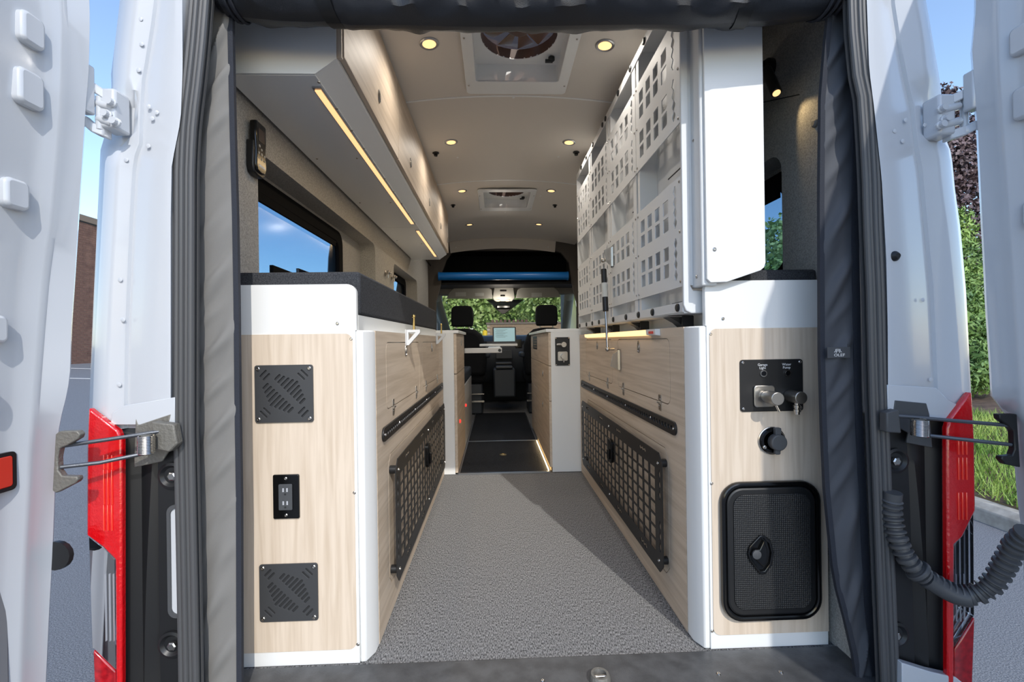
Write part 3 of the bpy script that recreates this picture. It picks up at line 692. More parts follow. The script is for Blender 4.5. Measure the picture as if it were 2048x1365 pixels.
obj('cable', M().tube([onX(848,515,-.72)+Vector((.006,0,0)), onX(860,530,-.71), onX(866,548,-.71), onX(862,560,-.71), onX(864,580,-.71)], .006, 6), PLASTIC, None, label='thin black cable hanging below the far end of the overhead cabinet', cat='cable')
# reading lamp on the right wall
rl = thing('reading_lamp', (.92, 1.47, 1.75), 'black gooseneck reading lamp glowing on the right wall', 'lamp')
f = FR((.92,1.475,1.735),(0,1,0),(0,0,1),(-1,0,0))
obj('base', M().lathe([(.036,0),(.036,.014),(.030,.022)], f, 24), PLASTIC, rl)
obj('neck', M().tube([(.898,1.475,1.75),(.86,1.47,1.80),(.80,1.46,1.83),(.745,1.46,1.81),(.73,1.45,1.77)], .007, 8), PLASTIC, rl)
a = Vector((.885, 1.452, 1.735)); b = Vector((.885, 1.415, 1.632))
b = onX(1553, 186, .868); a = onX(1533, 140, .868)
hd = obj('head', M().cyl(a, b, .0155, n=18), PLASTIC, rl, bevel=.002)
dn = (b-a).normalized()
obj('bulb', M().cyl(b-dn*.0005, b+dn*.002, .011, n=16), AMBERD, rl)
obj('joint', M().cyl(a-dn*-.01, (.905,1.475,1.735), .009), PLASTIC, rl)
l = bpy.data.lights.new('reading_spot', 'SPOT'); l.energy = 1.1; l.color = (1,.72,.36); l.spot_size = R(62); l.spot_blend = .6; l.shadow_soft_size = .008
o = bpy.data.objects.new('reading_spot', l); COL.objects.link(o); o.parent = rl; o.location = b+dn*.01-Vector(rl.location); o.rotation_euler = (dn+Vector((.25,-.12,0))).to_track_quat('-Z', 'Y').to_euler()

# ================================================================== galley units
g = thing('galley_cabinet', (-.48, 2.92, 0), 'narrow wood fronted galley cabinet with counter, left of the aisle', 'cabinet', 'galley cabinets')
obj('carcass', M().box(-.70, -.268, 2.922, 3.62, .004, .903), WHITE, g)
obj('end_frame', M().box(-.345, -.2675, 2.914, 2.922, .004, .904), WHITE, g)
obj('countertop', M().box(-.70, -.236, 2.916, 3.66, .904, .924), WHITE, g, bevel=.002)
d = obj('door', M().box(-.267, -.25, 2.918, 3.62, .646, .901), WOODH, g, bevel=.001); put('latch', LATCH, d, (-.25, 3.30, .845), (1,0,0), R(90))
obj('door', M().box(-.267, -.25, 2.918, 3.62, .012, .641), WOODH, g, bevel=.001)
bn = thing('bench_seat', (-.48, 4.1, 0), 'low bench box with dark blue cushion, behind the left galley cabinet', 'bench')
obj('box', M().box(-.70, -.252, 3.64, 4.68, .004, .50), WHITE, bn, bevel=.002)
obj('cushion', M().box(-.70, -.25, 3.66, 4.66, .502, .60), mat('navy_cushion', S(26,34,48), .8), bn, bevel=.02)
for px, py, tg in ((919, 843, g), (931, 811, bn)):
    q = onX(px, py, -.25); put('push_lock', mk(M().lathe([(.012,0),(.012,.006),(.008,.010)], Z0, 14), REDLED), tg, q, (1,0,0))
g2 = thing('galley_cabinet', (.56, 2.92, 0), 'galley cabinet with wood drawers and black shower plate, right of the aisle', 'cabinet', 'galley cabinets')
obj('carcass', M().box(.357, .90, 2.93, 4.36, .03, .903), WHITE, g2)
obj('end_frame', M().box(.3555, .552, 2.914, 2.922, .004, .904).box(.552, .90, 2.922, 2.93, .004, .904), WHITE, g2)
obj('countertop', M().box(.325, .90, 2.916, 4.40, .904, .924), WHITE, g2, bevel=.002)
for i, (z0, z1) in enumerate(((.688, .901), (.461, .684), (.035, .457))):
    d = obj('drawer', M().box(.340, .356, 2.917, 4.36, z0, z1), WOODH, g2, bevel=.001)
    if i: put('latch', LATCH, d, onX(1086, 747 if i == 1 else 808, .34), (-1,0,0), R(-90))
    else:
        q0 = onX(1074, 690, .34); vb = obj('vent_grille', plate(rect(q0.y, q0.y+.36, .78, .885), [rect(q0.y+.03+.11*a, q0.y+.12+.11*a, .79+.022*b, .802+.022*b) for a in range(3) for b in range(4)], .003, SIDE(.34, -1)), POWDERB, d)
kp = obj('control_plate', plate(rr(.3825, .4765, .687, .870, .005), [], .003, REAR(2.914)), POWDERB, g2, label='black plate with shower coupling and mixer')
for x in (.388, .471):
    for z in (.693, .864): put('screw', SCREWS, kp, (x, 2.911, z), (0,-1,0))
a = Vector((.432, 2.911, .823)); obj('hose_outlet', join(M().cyl(a, a+Vector((0,-.05,0)), .0165, n=20), M().tube([a+Vector((-.012,-.03,0)), a+Vector((-.022,-.03,0)), a+Vector((-.042,-.03,0))], [.008,.009,.007], 10)), BRUSH, kp)
obj('mixer_plate', plate(rr(.398, .462, .718, .778, .009), [], .005, REAR(2.911), .001), BRUSH, kp)
obj('mixer_knob', join(M().cyl((.432,2.906,.748), (.432,2.87,.748), .017, n=20), M().cyl((.432,2.88,.735), (.432,2.876,.71), .004)), BRUSH, kp)
tk = obj('toe_light', M().box(.346, .352, 2.95, 3.84, .006, .024), TOE, g2, label='lit strip along the toe kick')
l = led_lamp(.34, 2.95, .03, .34, 3.84, .6); l.rotation_euler = (0, R(60), 0); l.location = (.335, 3.4, .022); l.parent = g2; l.location -= Vector(g2.location)
# mats on the aisle floor
def mat_thing(y0, y1, label, ring):
    t = thing('floor_mat', (.045, y0, 0), label, 'mat')
    obj('carpet', M().box(-.238, .328, y0+.012, y1-.004, .001, .008), MATBLK, t)
    tr = M()
    for b in ((-.248,.338,y0,y0+.014),(-.248,-.238,y0+.014,y1),(.328,.338,y0+.014,y1)): tr.box(*b, .001, .011)
    obj('edge_trim', tr, ALU, t)
    if ring:
        obj('pull_ring', M().lathe([(.026,0),(.026,.003),(.020,.004),(.018,.001)], FR((.044,3.37,.008),(1,0,0),(0,1,0),(0,0,1)), 24), BRASS, t)
mat_thing(2.905, 3.83, 'black floor hatch with metal edging and brass ring between the galley cabinets', True)
mat_thing(3.835, 5.35, 'dark carpet strip leading forward to the cab', False)
# swing table and laptop
st_ = thing('swing_table', (-.1, 3.9, .78), 'white swing arm table reaching into the aisle behind the cab', 'table')
obj('arm', M().box(-.249, .050, 3.625, 3.66, .757, .797), WHITEM, st_, bevel=.003)
obj('pivot', M().lathe([(.012,0),(.012,.004),(.008,.004),(.007,.002)], FR((.032,3.625,.777),(1,0,0),(0,0,1),(0,-1,0)), 16), PLASTIC, st_)
obj('post', M().cyl((.03,3.645,.79),(.03,3.645,.80),.014).box(-.06, .04, 3.63, 4.36, .797, .802), ALU, st_)
obj('tabletop', M().box(-.150, .205, 4.24, 4.62, .803, .825), WHITE, st_, bevel=.003)
lp = thing('laptop', (.09, 4.45, .825), 'open laptop with a pale lit screen on the swing table', 'laptop')
obj('base', M().box(-.03, .205, 4.30, 4.46, .8255, .836), PLASTICG, lp, bevel=.002)
fs = FR((.088, 4.462, .836), (1,0,0), (0,.2,.98), (0,-1,.2))
obj('lid', M().prism(rr(-.115, .115, 0, .155, .006), fs, .006), PLASTIC, lp)
obj('screen', M().prism(rect(-.103, .103, .010, .146), fs, .0008, .006), SCREEN, lp)
obj('screen_window', join(*[M().prism(rect(-.09+.01*(k % 2), .03-.02*(k % 3), .128-.011*k, .131-.011*k), fs, .0004, .0068) for k in range(8)]), mat('screen_lines', S(120,150,158), .5), lp)

# ================================================================== cab
def rb(x0,x1,y0,y1,z0,z1): return M().box(x0,x1,y0,y1,z0,z1)
def seat(cx, label):
    t = thing('cab_seat', (cx, 5.3, 0), label, 'seat', 'cab seats')
    hp = [(-.120,1.03),(-.105,1.022),(.105,1.022),(.120,1.03),(.128,1.10),(.122,1.22),(.108,1.25),(.07,1.262),(-.07,1.262),(-.108,1.25),(-.122,1.22),(-.128,1.10)]
    obj('headrest', M().prism([(cx+u, v) for u, v in hp], REAR(5.32), .11), SEATF, t, bevel=.025)
    for dx in (-.075, .075): obj('headrest_post', M().cyl((cx+dx,5.27,.98),(cx+dx,5.27,1.03),.008), STEEL, t)
    bp = [(-.26,.45),(.26,.45),(.275,.62),(.265,.80),(.225,.92),(.15,.985),(.06,1.0),(-.06,1.0),(-.15,.985),(-.225,.92),(-.265,.80),(-.275,.62)]
    obj('backrest', M().prism([(cx+u, v) for u, v in bp], REAR(5.38), .18), SEATF, t, bevel=.05)
    obj('cushion', M().box(cx-.26, cx+.26, 5.25, 5.75, .36, .50), SEATF, t, bevel=.05)
    obj('pedestal', M().box(cx-.22, cx+.22, 5.28, 5.66, .004, .36), DASH, t, bevel=.02)
    obj('rail', M().box(cx-.24, cx+.24, 5.24, 5.275, .15, .17).box(cx-.24, cx+.24, 5.24, 5.275, .24, .25), STEEL, t)
    sx = 1 if cx < 0 else -1
    obj('armrest', M().box(cx+sx*.285-.03, cx+sx*.285+.03, 5.22, 5.58, .66, .72), mat('armrest', S(46,54,64), .6) if cx < 0 else bpy.data.materials['armrest'], t, bevel=.02)
seat(-.378, 'black cab seat with headrest, left of the aisle'); seat(.594, 'black cab seat with headrest, right of the aisle')
cn = thing('centre_console', (.10, 5.5, 0), 'dark centre console with lidded bins between the cab seats', 'console')
obj('body', M().box(-.03, .23, 5.42, 5.86, .18, .52), DASH, cn, bevel=.02)
obj('bin_lid', M().box(-.0, .20, 5.40, 5.62, .522, .55), PLASTICG, cn, bevel=.01); obj('bin_lid', M().box(.0, .20, 5.64, 5.85, .56, .585), PLASTICG, cn, bevel=.01)
ds_ = thing('dashboard', (.10, 6.1, .5), 'black dashboard with centre screen across the cab front', 'dashboard')
dp = [(5.93,.50),(5.90,.74),(5.94,.85),(6.03,.91),(6.20,.93),(6.62,.92),(6.62,.3),(6.1,.3)]
obj('body', M().prism(dp, FR((-.74,0,0),(0,1,0),(0,0,1),(1,0,0)), 1.68), DASH, ds_, bevel=.012)
obj('screen', M().box(.255, .34, 5.885, 5.915, .765, .87), GLOSSB, ds_, bevel=.004)
for x in (-.16, .16, .40): obj('air_vent', plate(rr(x-.05, x+.05, .80, .85, .012), [rect(x-.04, x+.04, .808+.013*k, .815+.013*k) for k in range(3)], .006, REAR(5.925)), PLASTIC, ds_)
obj('control_panel', M().box(.0, .22, 5.88, 5.91, .62, .74), PLASTICG, ds_, bevel=.01)
bl = obj('roll_tube', M().tube([(-.60,5.02,1.572),(.80,5.02,1.565)], .044, 20).tube([(-.615,5.02,1.572),(-.60,5.02,1.572)], .048, 16).tube([(.80,5.02,1.565),(.815,5.02,1.565)], .048, 16), BLUE, None, label='bright blue rolled tube hung across the cab opening', cat='tube')
def visor(pts, tags, label):
    q = [onY(px, py, 5.5) for px, py in pts]; t = thing('sun_visor', q[0], label, 'visor', 'sun visors')
    obj('flap', M().prism([(v.x, v.z) for v in q], REAR(5.5), .02), VISOR, t, bevel=.006)
    for (a, b, c, d) in tags:
        p, p2 = onY(a, b, 5.478), onY(c, d, 5.478); obj('warning_label', M().prism(rect(min(p.x,p2.x), max(p.x,p2.x), min(p.z,p2.z), max(p.z,p2.z)), REAR(5.48), .001), PAPER, t)
visor([(893,598),(899,585),(908,577),(930,575),(975,575),(983,579),(986,598)], [(911,585,932,593),(950,586,968,592)], 'grey folded sun visor with two labels above the left seat')
visor([(1031,597),(1035,580),(1043,575),(1105,573),(1116,582),(1121,595)], [(1063,586,1084,594)], 'grey folded sun visor with one label above the right seat')
oc = thing('overhead_console', onY(1007, 590, 5.5), 'grey overhead console between the sun visors', 'console')
q = [onY(px, py, 5.5) for px, py in ((988,574),(1027,574),(1030,596),(1024,603),(990,603),(985,597))]
obj('body', M().prism([(v.x, v.z) for v in q], REAR(5.52), .05), VISOR, oc, bevel=.008)
for a, b, c, d, m_ in ((1000,580,1013,583,PLASTIC),(1001,590,1010,593,GLOSSB)):
    p, p2 = onY(a, b, 5.46), onY(c, d, 5.46); obj('button_row', M().prism(rect(p.x, p2.x, p2.z, p.z), REAR(5.47), .002), m_, oc)
for px in (996, 1015):
    p = onY(px, 602, 5.46); obj('map_light', M().box(p.x-.02, p.x+.02, 5.45, 5.465, p.z-.006, p.z+.006), AMBERL, oc)
for px in (996, 1015):
    l = bpy.data.lights.new('map_light', 'POINT'); l.energy = 1.4; l.color = (1,.9,.78); l.shadow_soft_size = .02
    o = bpy.data.objects.new('map_light', l); COL.objects.link(o); p = onY(px, 602, 5.40); o.location = p-Vector(oc.location)+Vector((0,0,-.02)); o.parent = oc
q = [onY(px, py, 5.95) for px, py in ((972,600),(1048,600),(1010,628),(1004,629))]
mi = thing('mirror_housing', q[0], 'black wedge of the mirror and sensor housing at the windscreen top', 'mirror')
obj('housing', M().prism([(v.x, v.z) for v in q], REAR(5.95), .03), PLASTIC, mi, bevel=.004)
q = onY(1007, 614, 5.85); obj('mirror', M().box(q.x-.09, q.x+.09, 5.83, 5.85, q.z-.022, q.z+.022), GLOSSB, mi, bevel=.01)
# cab shell
hole = [onY(px, py, 5.07) for px, py in ((872,838),(872,603),(880,575),(884,545),(893,520),(906,501),(1106,501),(1122,505),(1138,525),(1143,560),(1149,588),(1154,605),(1154,838))]
struct('trim_3', plate([(-.80,-.03),(.999,-.03),(.999,1.99),(-.80,1.99)], [[(v.x, v.z) for v in hole]], .05, REAR(5.12)), mat('dark_pillar_trim', S(92,86,80), .8), None)
cab = struct('wall_front', M().box(-.80, 1.0, 5.13, 6.12, 1.49, 1.515).box(-.80, 1.0, 6.12, 6.14, 1.49, 2.0).box(-.80, 1.0, 5.09, 6.14, 1.99, 2.01), DARK)
for x, n in ((-.80, 'left'), (1.0, 'right')):
    struct('cab_side', plate(rect(4.95, 6.7, .0, 2.0), [rr(5.30, 6.15, .98, 1.42, .08)], .03, SIDE(x, 1 if n == 'left' else -1)), CABTRIM, cab)
wn = thing('window_4', (.1, 5.9, .9), None, None); wn['kind'] = 'structure'
struct('windscreen', M().shell([[(-.80,6.42,.90),(1.0,6.42,.90)],[(-.76,5.66,1.48),(.96,5.66,1.48)]], (0,.006,.004)), WGLASS, wn)
for tp, bt in (((873,598),(893,664)), ((1138,595),(1131,664))):
    struct('pillar', M().tube([onY(tp[0],tp[1],5.62)+Vector((0,0,.08)), onY(tp[0],tp[1],5.62), onY(bt[0],bt[1],6.3), onY(bt[0],bt[1],6.3)+Vector((0,.05,-.1))], .06, 12), mat('pillar_trim', S(120,128,124), .7) if tp[0] < 1000 else bpy.data.materials['pillar_trim'], wn)
struct('firewall', M().box(-.80, 1.0, 6.50, 6.55, -.05, .90), DARK, wn)
struct('header_rail', M().box(-.80, 1.0, 5.52, 5.66, 1.42, 1.49), CABTRIM, wn)

# ================================================================== van body at the rear
body = thing('van_body', (CX, 1.1, 0), None, None); body['kind'] = 'structure'; body.name = 'trim_4'
ORG['trim_4'] = ORG['van_body']
#SKIN
rx = [-.92, -.6, -.3] + [-.07, .29, .5, .8, 1.124]; ry = [1.02, 1.62, 1.985, 3.46, 3.86, 6.15]
struct('roof_skin', M().shell([[(x, y, 2.06-.10*abs((x-CX)/1.03)**4) for x in rx] for y in ry], (0,0,.004), lambda i, j: j == 3 and i in (1, 3)), BODY, body)
struct('rear_header', M().box(-.86, 1.06, 1.03, 1.075, 1.70, 2.06), BODY, body)
struct('bumper', M().box(-.95, 1.16, .86, 1.06, -.48, -.12), PLASTICG, body, bevel=.03)
def zl(tab, Y, z):
    px = 600
    for _ in range(3):
        py = 683-F*(z-HC)/Y-.014*(px-991); px = lerp_tab(tab, py)
    return onY(px, py, Y)
def T(*a): return [(a[i+1], a[i]) for i in range(0, len(a), 2)]      # px,py pairs -> (py,px)
PL = dict(sil=T(240,0, 229,92, 221,157, 224,184, 213,215, 209,273, 201,300, 195,430, 187,600, 179,800, 177,1365),
 crease=T(274,0, 264,72, 255,150, 263,179, 265,190, 259,278, 237,292, 234,330, 229,440, 222,560, 215,700, 212,840, 211,1365),
 step=T(308,0, 302,48, 288,135, 284,155, 281,198, 278,288, 266,320, 259,440, 251,640, 248,800, 247,1365),
 inn=T(357,0, 358,140, 354,240, 336,330, 334,440, 334,800, 334,1365),
 seal=T(381,0, 373,97, 364,181, 356,242, 351,330, 350,860, 353,1000, 357,1200, 360,1365))
PR = dict(sil=T(1852,0, 1881,167, 1884,209, 1891,278, 1903,306, 1910,380, 1921,458, 1932,581, 1942,780, 1944,1365),
 crease=T(1828,0, 1842,64, 1853,173, 1850,200, 1857,278, 1875,292, 1884,380, 1897,460, 1908,560, 1918,670, 1926,780, 1927,1365),
 step=T(1789,0, 1804,97, 1818,170, 1827,206, 1836,290, 1845,337, 1856,458, 1867,581, 1876,780, 1878,1365),
 inn=T(1740,0, 1745,139, 1754,209, 1770,357, 1779,511, 1782,650, 1785,1365),
 seal=T(1729,0, 1732,70, 1740,153, 1749,195, 1754,265, 1759,362, 1761,441, 1767,581, 1772,780, 1778,923, 1787,1152, 1796,1365))
ZS = [-.55+.05*k for k in range(12)]+[.05+.04*k for k in range(13)]+[.57+.03*k for k in range(48)]
for tb, s, hs in ((PL, 1, ((1.46,2.50,1.02,1.45),(3.48,4.18,1.02,1.43),(5.28,6.2,.96,1.45))), (PR, -1, ((1.46,2.50,1.02,1.45),(5.28,6.2,.96,1.45)))):
    ys = sorted(set([1.10,7.1]+[v for h in hs for v in h[:2]])); zs = sorted(set([-.45,-.2,.1,.4,.7,.85,1.2,1.32,1.6,1.8,1.95]+[v for h in hs for v in h[2:]]))
    struct('side_skin', M().shell([[(zl(tb['sil'], 1.085, z).x+s*.006, y, z) for z in zs] for y in ys], (s*.004,0,0), lambda i, j: any(h[0] < (ys[i]+ys[i+1])/2 < h[1] and h[2] < (zs[j]+zs[j+1])/2 < h[3] for h in hs)), BODY, body)
def pillar(tb, s, name):
    rows = []
    for z in ZS:
        if z < .655: continue
        deep = .022 if 1.30 < z < 1.424 else 0
        sl_, cr, sp, inn, se = zl(tb['sil'], 1.085, z), zl(tb['crease'], 1.045+deep, z), zl(tb['step'], 1.052, z), zl(tb['inn'], 1.040, z), zl(tb['seal'], 1.062, z)
        e = Vector((s, 0, 0))
        rows.append([sl_+Vector((s*-.005,.10,0)), sl_, sl_.lerp(cr,.6)+Vector((0,-.008,0)), cr, cr+e*.006+Vector((0,.001,0)), sp-e*.004, sp, sp+e*.003+Vector((0,.007,0)), sp+e*.010+Vector((0,.004,0)), inn-e*.012+Vector((0,.004,0)), inn, inn+e*.008, se+Vector((0,-.004,0)), se+Vector((0,.10,0))])
    t = struct(name, M().grid(rows), BODY); return t
pL = pillar(PL, 1, 'trim_5'); pR = pillar(PR, -1, 'trim_6')
DIMP = mk(M().lathe([(.0050,0),(.0035,.0005),(.0015,.0007)], Z0, 12), BODY)
for pil, pts in ((pL, ((281,38),(283,88),(277,140),(297,213),(304,237),(313,225),(296,292),(252,320),(246,640),(240,560),(238,770),(360,60))), (pR, ((1850,250),(1790,262),(1806,282),(1846,600),(1812,240),(1795,690),(1862,760)))):
    for px, py in pts: put('weld_dimple', DIMP, pil, onY(px, py, 1.047), (0,-1,0))
put('rubber_plug', mk(M().lathe([(.012,0),(.012,.004),(.006,.012)], Z0, 14), PLASTIC), pR, onY(1788, 513, 1.046), (0,-1,0))
for pil, s, a, b in ((pL, 1, (247,812), (350,795)), (pR, -1, (1774,770), (1872,776))):   # lower sheet with a lap joint
    q = [onY(*p, 1.0405) for p in (a, b)]; lo = [onY(a[0]-(8 if s > 0 else -22), 846, 1.0405), onY(b[0], 850, 1.0405)]
    if s > 0: poly = [q[0], q[1], onY(350,850,1.0405), onY(222,850,1.0405), onY(224,828,1.0405)]
    else: poly = [q[0], q[1], onY(1895,800,1.0405), onY(1912,808,1.0405), onY(1912,840,1.0405), onY(1776,845,1.0405)]
    struct('lap_panel', M().prism([(v.x, v.z) for v in poly], REAR(1.0425), .003), BODY, pil, bevel=.001)
# rubber seals round the opening
for nm_, tb, s, lab in (('l', PL, 1, 'black ribbed rubber seal down the left side of the rear opening'), ('r', PR, -1, 'black ribbed rubber seal down the right side of the rear opening')):
    t = thing('door_seal', zl(tb['seal'], 1.05, 0), lab, 'seal', 'rear door seals')
    zz = [-.2+.05*k for k in range(40)]
    for k, (dx, r_, dy) in enumerate(((.006,.0075,0),(.018,.0058,-.004),(.028,.0056,-.002),(.039,.0072,-.004))):
        obj('rib', M().tube([zl(tb['seal'], 1.05, z)+Vector((s*(dx-.001), dy, 0)) for z in zz], r_, 10), RUBBER, t)
    obj('carrier', M().shell([[zl(tb['seal'], 1.058, z)+Vector((s*u, 0, 0)) for u in (0,.05)] for z in zz], (0,.006,0)), RUBBER, t)
# black corner trims below the pillars
def corner(left):
    s = 1 if left else -1; Y = 1.062
    outer = T(226,850, 240,880, 243,1365) if left else T(1895,845, 1894,1000, 1896,1365)
    innr = T(354,840, 358,1200, 362,1365) if left else T(1768,840, 1780,1000, 1795,1365)
    rows = []
    for z in [-.40+.02*k for k in range(54)]:
        a, b = zl(outer, Y, z), zl(innr, Y, z); k = (z+.4)/1.06
        bul = .018*math.sin(min(1, max(0, k))*math.pi)
        rows.append([a+Vector((-s*.02,.03,0)), a, a.lerp(b,.06)+Vector((0,-.006,0)), a.lerp(b,.30)+Vector((0,.012,0)), a.lerp(b,.34+.2*k)+Vector((0,.010-bul,0)), a.lerp(b,.62)+Vector((0,.012-bul*.3,0)), a.lerp(b,.68)+Vector((0,-.004,0)), a.lerp(b,.72)+Vector((0,-.004,0)), a.lerp(b,1.0)+Vector((0,-.002,0))])
    t = struct('trim_7' if left else 'trim_8', M().grid(rows), PLASTIC)
    for py in ((952, 1290) if left else (922, 1270)):
        px = 344 if left else 1792; c = onY(px, py, 1.056)
        struct('bolt_cup', M().lathe([(.030,.0),(.030,.005),(.024,.007),(.018,.001)], FR((c.x, 1.058, c.z),(1,0,0),(0,0,1),(0,-1,0)), 22), PLASTIC, t)
        put('bolt', mk(M().lathe([(.010,0),(.010,.006),(.007,.008)], Z0, 6), STEEL), t, (c.x+s*.004, 1.054, c.z), (0,-1,0))
    if left:
        p, q = onY(338, 1010, 1.056), onY(358, 1236, 1.056)
        struct('slot_rim', plate(rr(p.x-.004, q.x+.02, q.z, p.z, .018), [rr(p.x+.003, q.x+.016, q.z+.008, p.z-.008, .014)], .006, REAR(1.059)), PLASTICG, t)
        struct('body_behind', M().prism(rr(p.x+.002, q.x+.016, q.z+.006, p.z-.006, .014), REAR(1.0588), .002), BODY, t)
    return t
cL = corner(True); cR = corner(False)
v = [onY(px, py, 1.045) for px, py in ((1793,1318),(1850,1336),(1900,1347),(1990,1420),(1793,1420))]
struct('lower_body', M().prism([(p.x, p.z) for p in v], REAR(1.05), .02), BODY, cR, bevel=.002)
# tail lights
def tail(left):
    Y = 1.03; s = 1 if left else -1
    q = lambda *a: [(onY(px, py, Y).x, onY(px, py, Y).z) for px, py in a]
    t = thing('tail_light', onY(210 if left else 1920, 1365, 1.05), 'tall red and clear tail light on the %s rear corner' % ('left' if left else 'right'), 'tail light', 'tail lights')
    if left:
        up = q((177,816),(184,822),(236,862),(243,880),(243,1365),(243,1480),(232,1480),(230,1120),(206,1096),(173,1072),(174,900))
        cl = q((173,1074),(205,1098),(228,1121),(229,1345),(184,1302),(180,1302)); lo = q((183,1304),(229,1347),(231,1480),(190,1480))
        hs = q((176,850),(240,880),(243,1480),(186,1480),(173,1074)); inx = (208,216,224); rng = ((910,940),(940,1010),(1010,1062))
    else:
        up = q((1944,784),(1938,788),(1900,838),(1894,858),(1896,1365),(1894,1480),(1908,1480),(1909,1090),(1925,1075),(1951,1022),(1949,880))
        cl = q((1951,1024),(1926,1076),(1911,1092),(1912,1300),(1950,1238),(1953,1236)); lo = q((1953,1238),(1913,1302),(1909,1480),(1945,1480),(1950,1330))
        hs = q((1943,820),(1897,858),(1896,1480),(1940,1480),(1951,1024)); inx = (1914,1922,1930); rng = ((880,910),(915,960),(985,1040))
    bk_ = q((205,1100),(229,1122),(229,1343),(196,1310),(206,1210)) if left else q((1926,1080),(1911,1094),(1912,1298),(1942,1250),(1926,1180))
    obj('reflector', M().prism(bk_, REAR(1.075), .006), SILV, t, bevel=.002)
    obj('housing', M().prism(hs, REAR(1.11), .03), PLASTICG, t)
    obj('red_lens', M().prism(up, REAR(1.045), .016), RED, t, bevel=.004, label='red upper lens running down the inner edge')
    obj('clear_lens', M().prism(cl, REAR(1.045), .011), CLEAR, t, bevel=.002, label='clear lens')
    obj('lower_lens', M().prism(lo, REAR(1.045), .012), REDD, t, bevel=.003, label='dark red lower lens')
    for k, px in enumerate(inx):
        for a, b in rng:
            p, p2 = onY(px, a, Y), onY(px+(3 if left else 3), b, Y)
            obj('lens_rib', M().prism(rect(min(p.x,p2.x), max(p.x,p2.x), p2.z, p.z), REAR(1.0295), .003), mat('bright_red_rib', S(255,70,50), .15, coat=1) if 'bright_red_rib' not in bpy.data.materials else bpy.data.materials['bright_red_rib'], t, bevel=.001)
        p, p2 = onY(px, 1150, Y), onY(px+2, 1285-(0 if left else 40), Y)
        obj('reflector_rib', M().prism(rect(min(p.x,p2.x), max(p.x,p2.x), p2.z, p.z), REAR(1.0345), .003), SILV, t)
tail(True); tail(False)
# hinged rear doors
LD = dict(edge=T(176,-200, 178,0, 180,60, 178,150, 170,250, 160,400, 150,550, 143,650, 140,740, 135,780, 119,840, 114,880, 110,950, 107,1030, 104,1100, 98,1200, 90,1365, 80,1600),
          cr=T(125,-200, 128,0, 133,80, 131,200, 122,320, 110,450, 95,560, 86,660, 78,760, 72,840, 66,900, 62,1000, 56,1100, 50,1250, 40,1500))
RD = dict(edge=T(1953,-200, 1951,0, 1944,78, 1948,139, 1956,250, 1962,380, 1969,511, 1974,617, 1981,722, 1985,800, 2000,822, 2026,838, 2034,946, 2039,1015, 2048,1083, 2056,1250, 2066,1600),
          cr=T(1990,-200, 1988,0, 1990,120, 1998,250, 2008,400, 2018,550, 2028,700, 2036,820, 2056,860, 2064,1000, 2080,1250, 2090,1600))
def door(n, tb, s):
    rows = []
    for z in [-.55+.03*k for k in range(84)]:
        e, c = zl(tb['edge'], .985, z), zl(tb['cr'], .945, z); o_ = Vector((-s, 0, 0))
        px_ = c+o_*.010
        rows.append([Vector((e.x-s*.085, -.03, z)), Vector((e.x-s*.075, .93, z)), Vector((e.x-s*.045, .995, z)), Vector((e.x-s*.010, .998, z)), Vector((e.x, .985, z)), Vector((c.x-s*.002, .952, z)), Vector((c.x, .943, z)), Vector((c.x-s*.003, .935, z)), Vector((c.x-s*.012, .918, z)), Vector((c.x-s*.016, .90, z)), Vector((c.x-s*.014, .80, z)), Vector((c.x-s*.012, .0, z)), Vector((e.x-s*.085, -.03, z))])
    m = M().grid(rows); k = len(rows[0])
    m.f.append(tuple(range(k-2, -1, -1))); b = (len(rows)-1)*k; m.f.append(tuple(b+i for i in range(k-1)))
    d = struct('door_%d' % n, m, BODY)
    def inner_x(z, back=.015): return zl(tb['cr'], .945, z).x-s*back
    return d, inner_x
d1, ixl = door(1, LD, 1); d2, ixr = door(2, RD, -1)
def pads(d, ix, s, ys, zsz):
    for (y, z, hy, hz, rd) in zsz:
        x = ix(z); fr_ = FR((x, 0, 0), (0,1,0), (0,0,1), (s,0,0))
        if rd: m = M().lathe([(hy,-.01),(hy,.008),(hy*.8,.014)], FR((x, y, z), (0,1,0), (0,0,1), (s,0,0)), 20)
        else: m = M().prism(rr(y-hy, y+hy, z-hz, z+hz, .012), fr_, .022, -.008)
        struct('door_pad', m, BODY, d, bevel=.006)
pads(d1, ixl, 1, 0, [(.885,1.445,.022,.030,0),(.885,1.335,.024,.034,0),(.875,1.135,.022,.028,0),(.862,.885,.022,.026,0),(.845,.765,.026,.03,1)])
pads(d2, ixr, -1, 0, [(.90,1.33,.022,.034,0),(.90,1.46,.022,.03,0),(.895,1.10,.022,.028,0)])
x = ixl(.60)
def on_door(px, py, ix, back=.013):
    X = -.9 if px < 1000 else 1.05
    for _ in range(5): p = onX(px, py, X); X = ix(p.z, back)
    return p
p = on_door(6, 945, ixl); fx = FR((ixl(p.z, .012), 0, 0), (0,1,0), (0,0,1), (1,0,0))
rf = obj('reflector', M().prism(rr(p.y-.06, p.y+.012, p.z-.030, p.z+.030, .006), fx, .010, -.004), REDP, d1, bevel=.002, label='red reflector on the door edge')
obj('reflector_rim', plate(rr(p.y-.067, p.y+.018, p.z-.037, p.z+.037, .009), [rr(p.y-.06, p.y+.012, p.z-.030, p.z+.030, .006)], .006, fx), PLASTIC, d1)
p0 = on_door(26, 1030, ixl); zt = p0.z
struct('inner_trim', M().prism(rr(.25, p0.y, -.52, zt, .03), FR((ixl(.1, .030), 0, 0), (0,1,0), (0,0,1), (1,0,0)), .030), mat('door_trim_grey', S(128,130,134), .8), d1, bevel=.004)
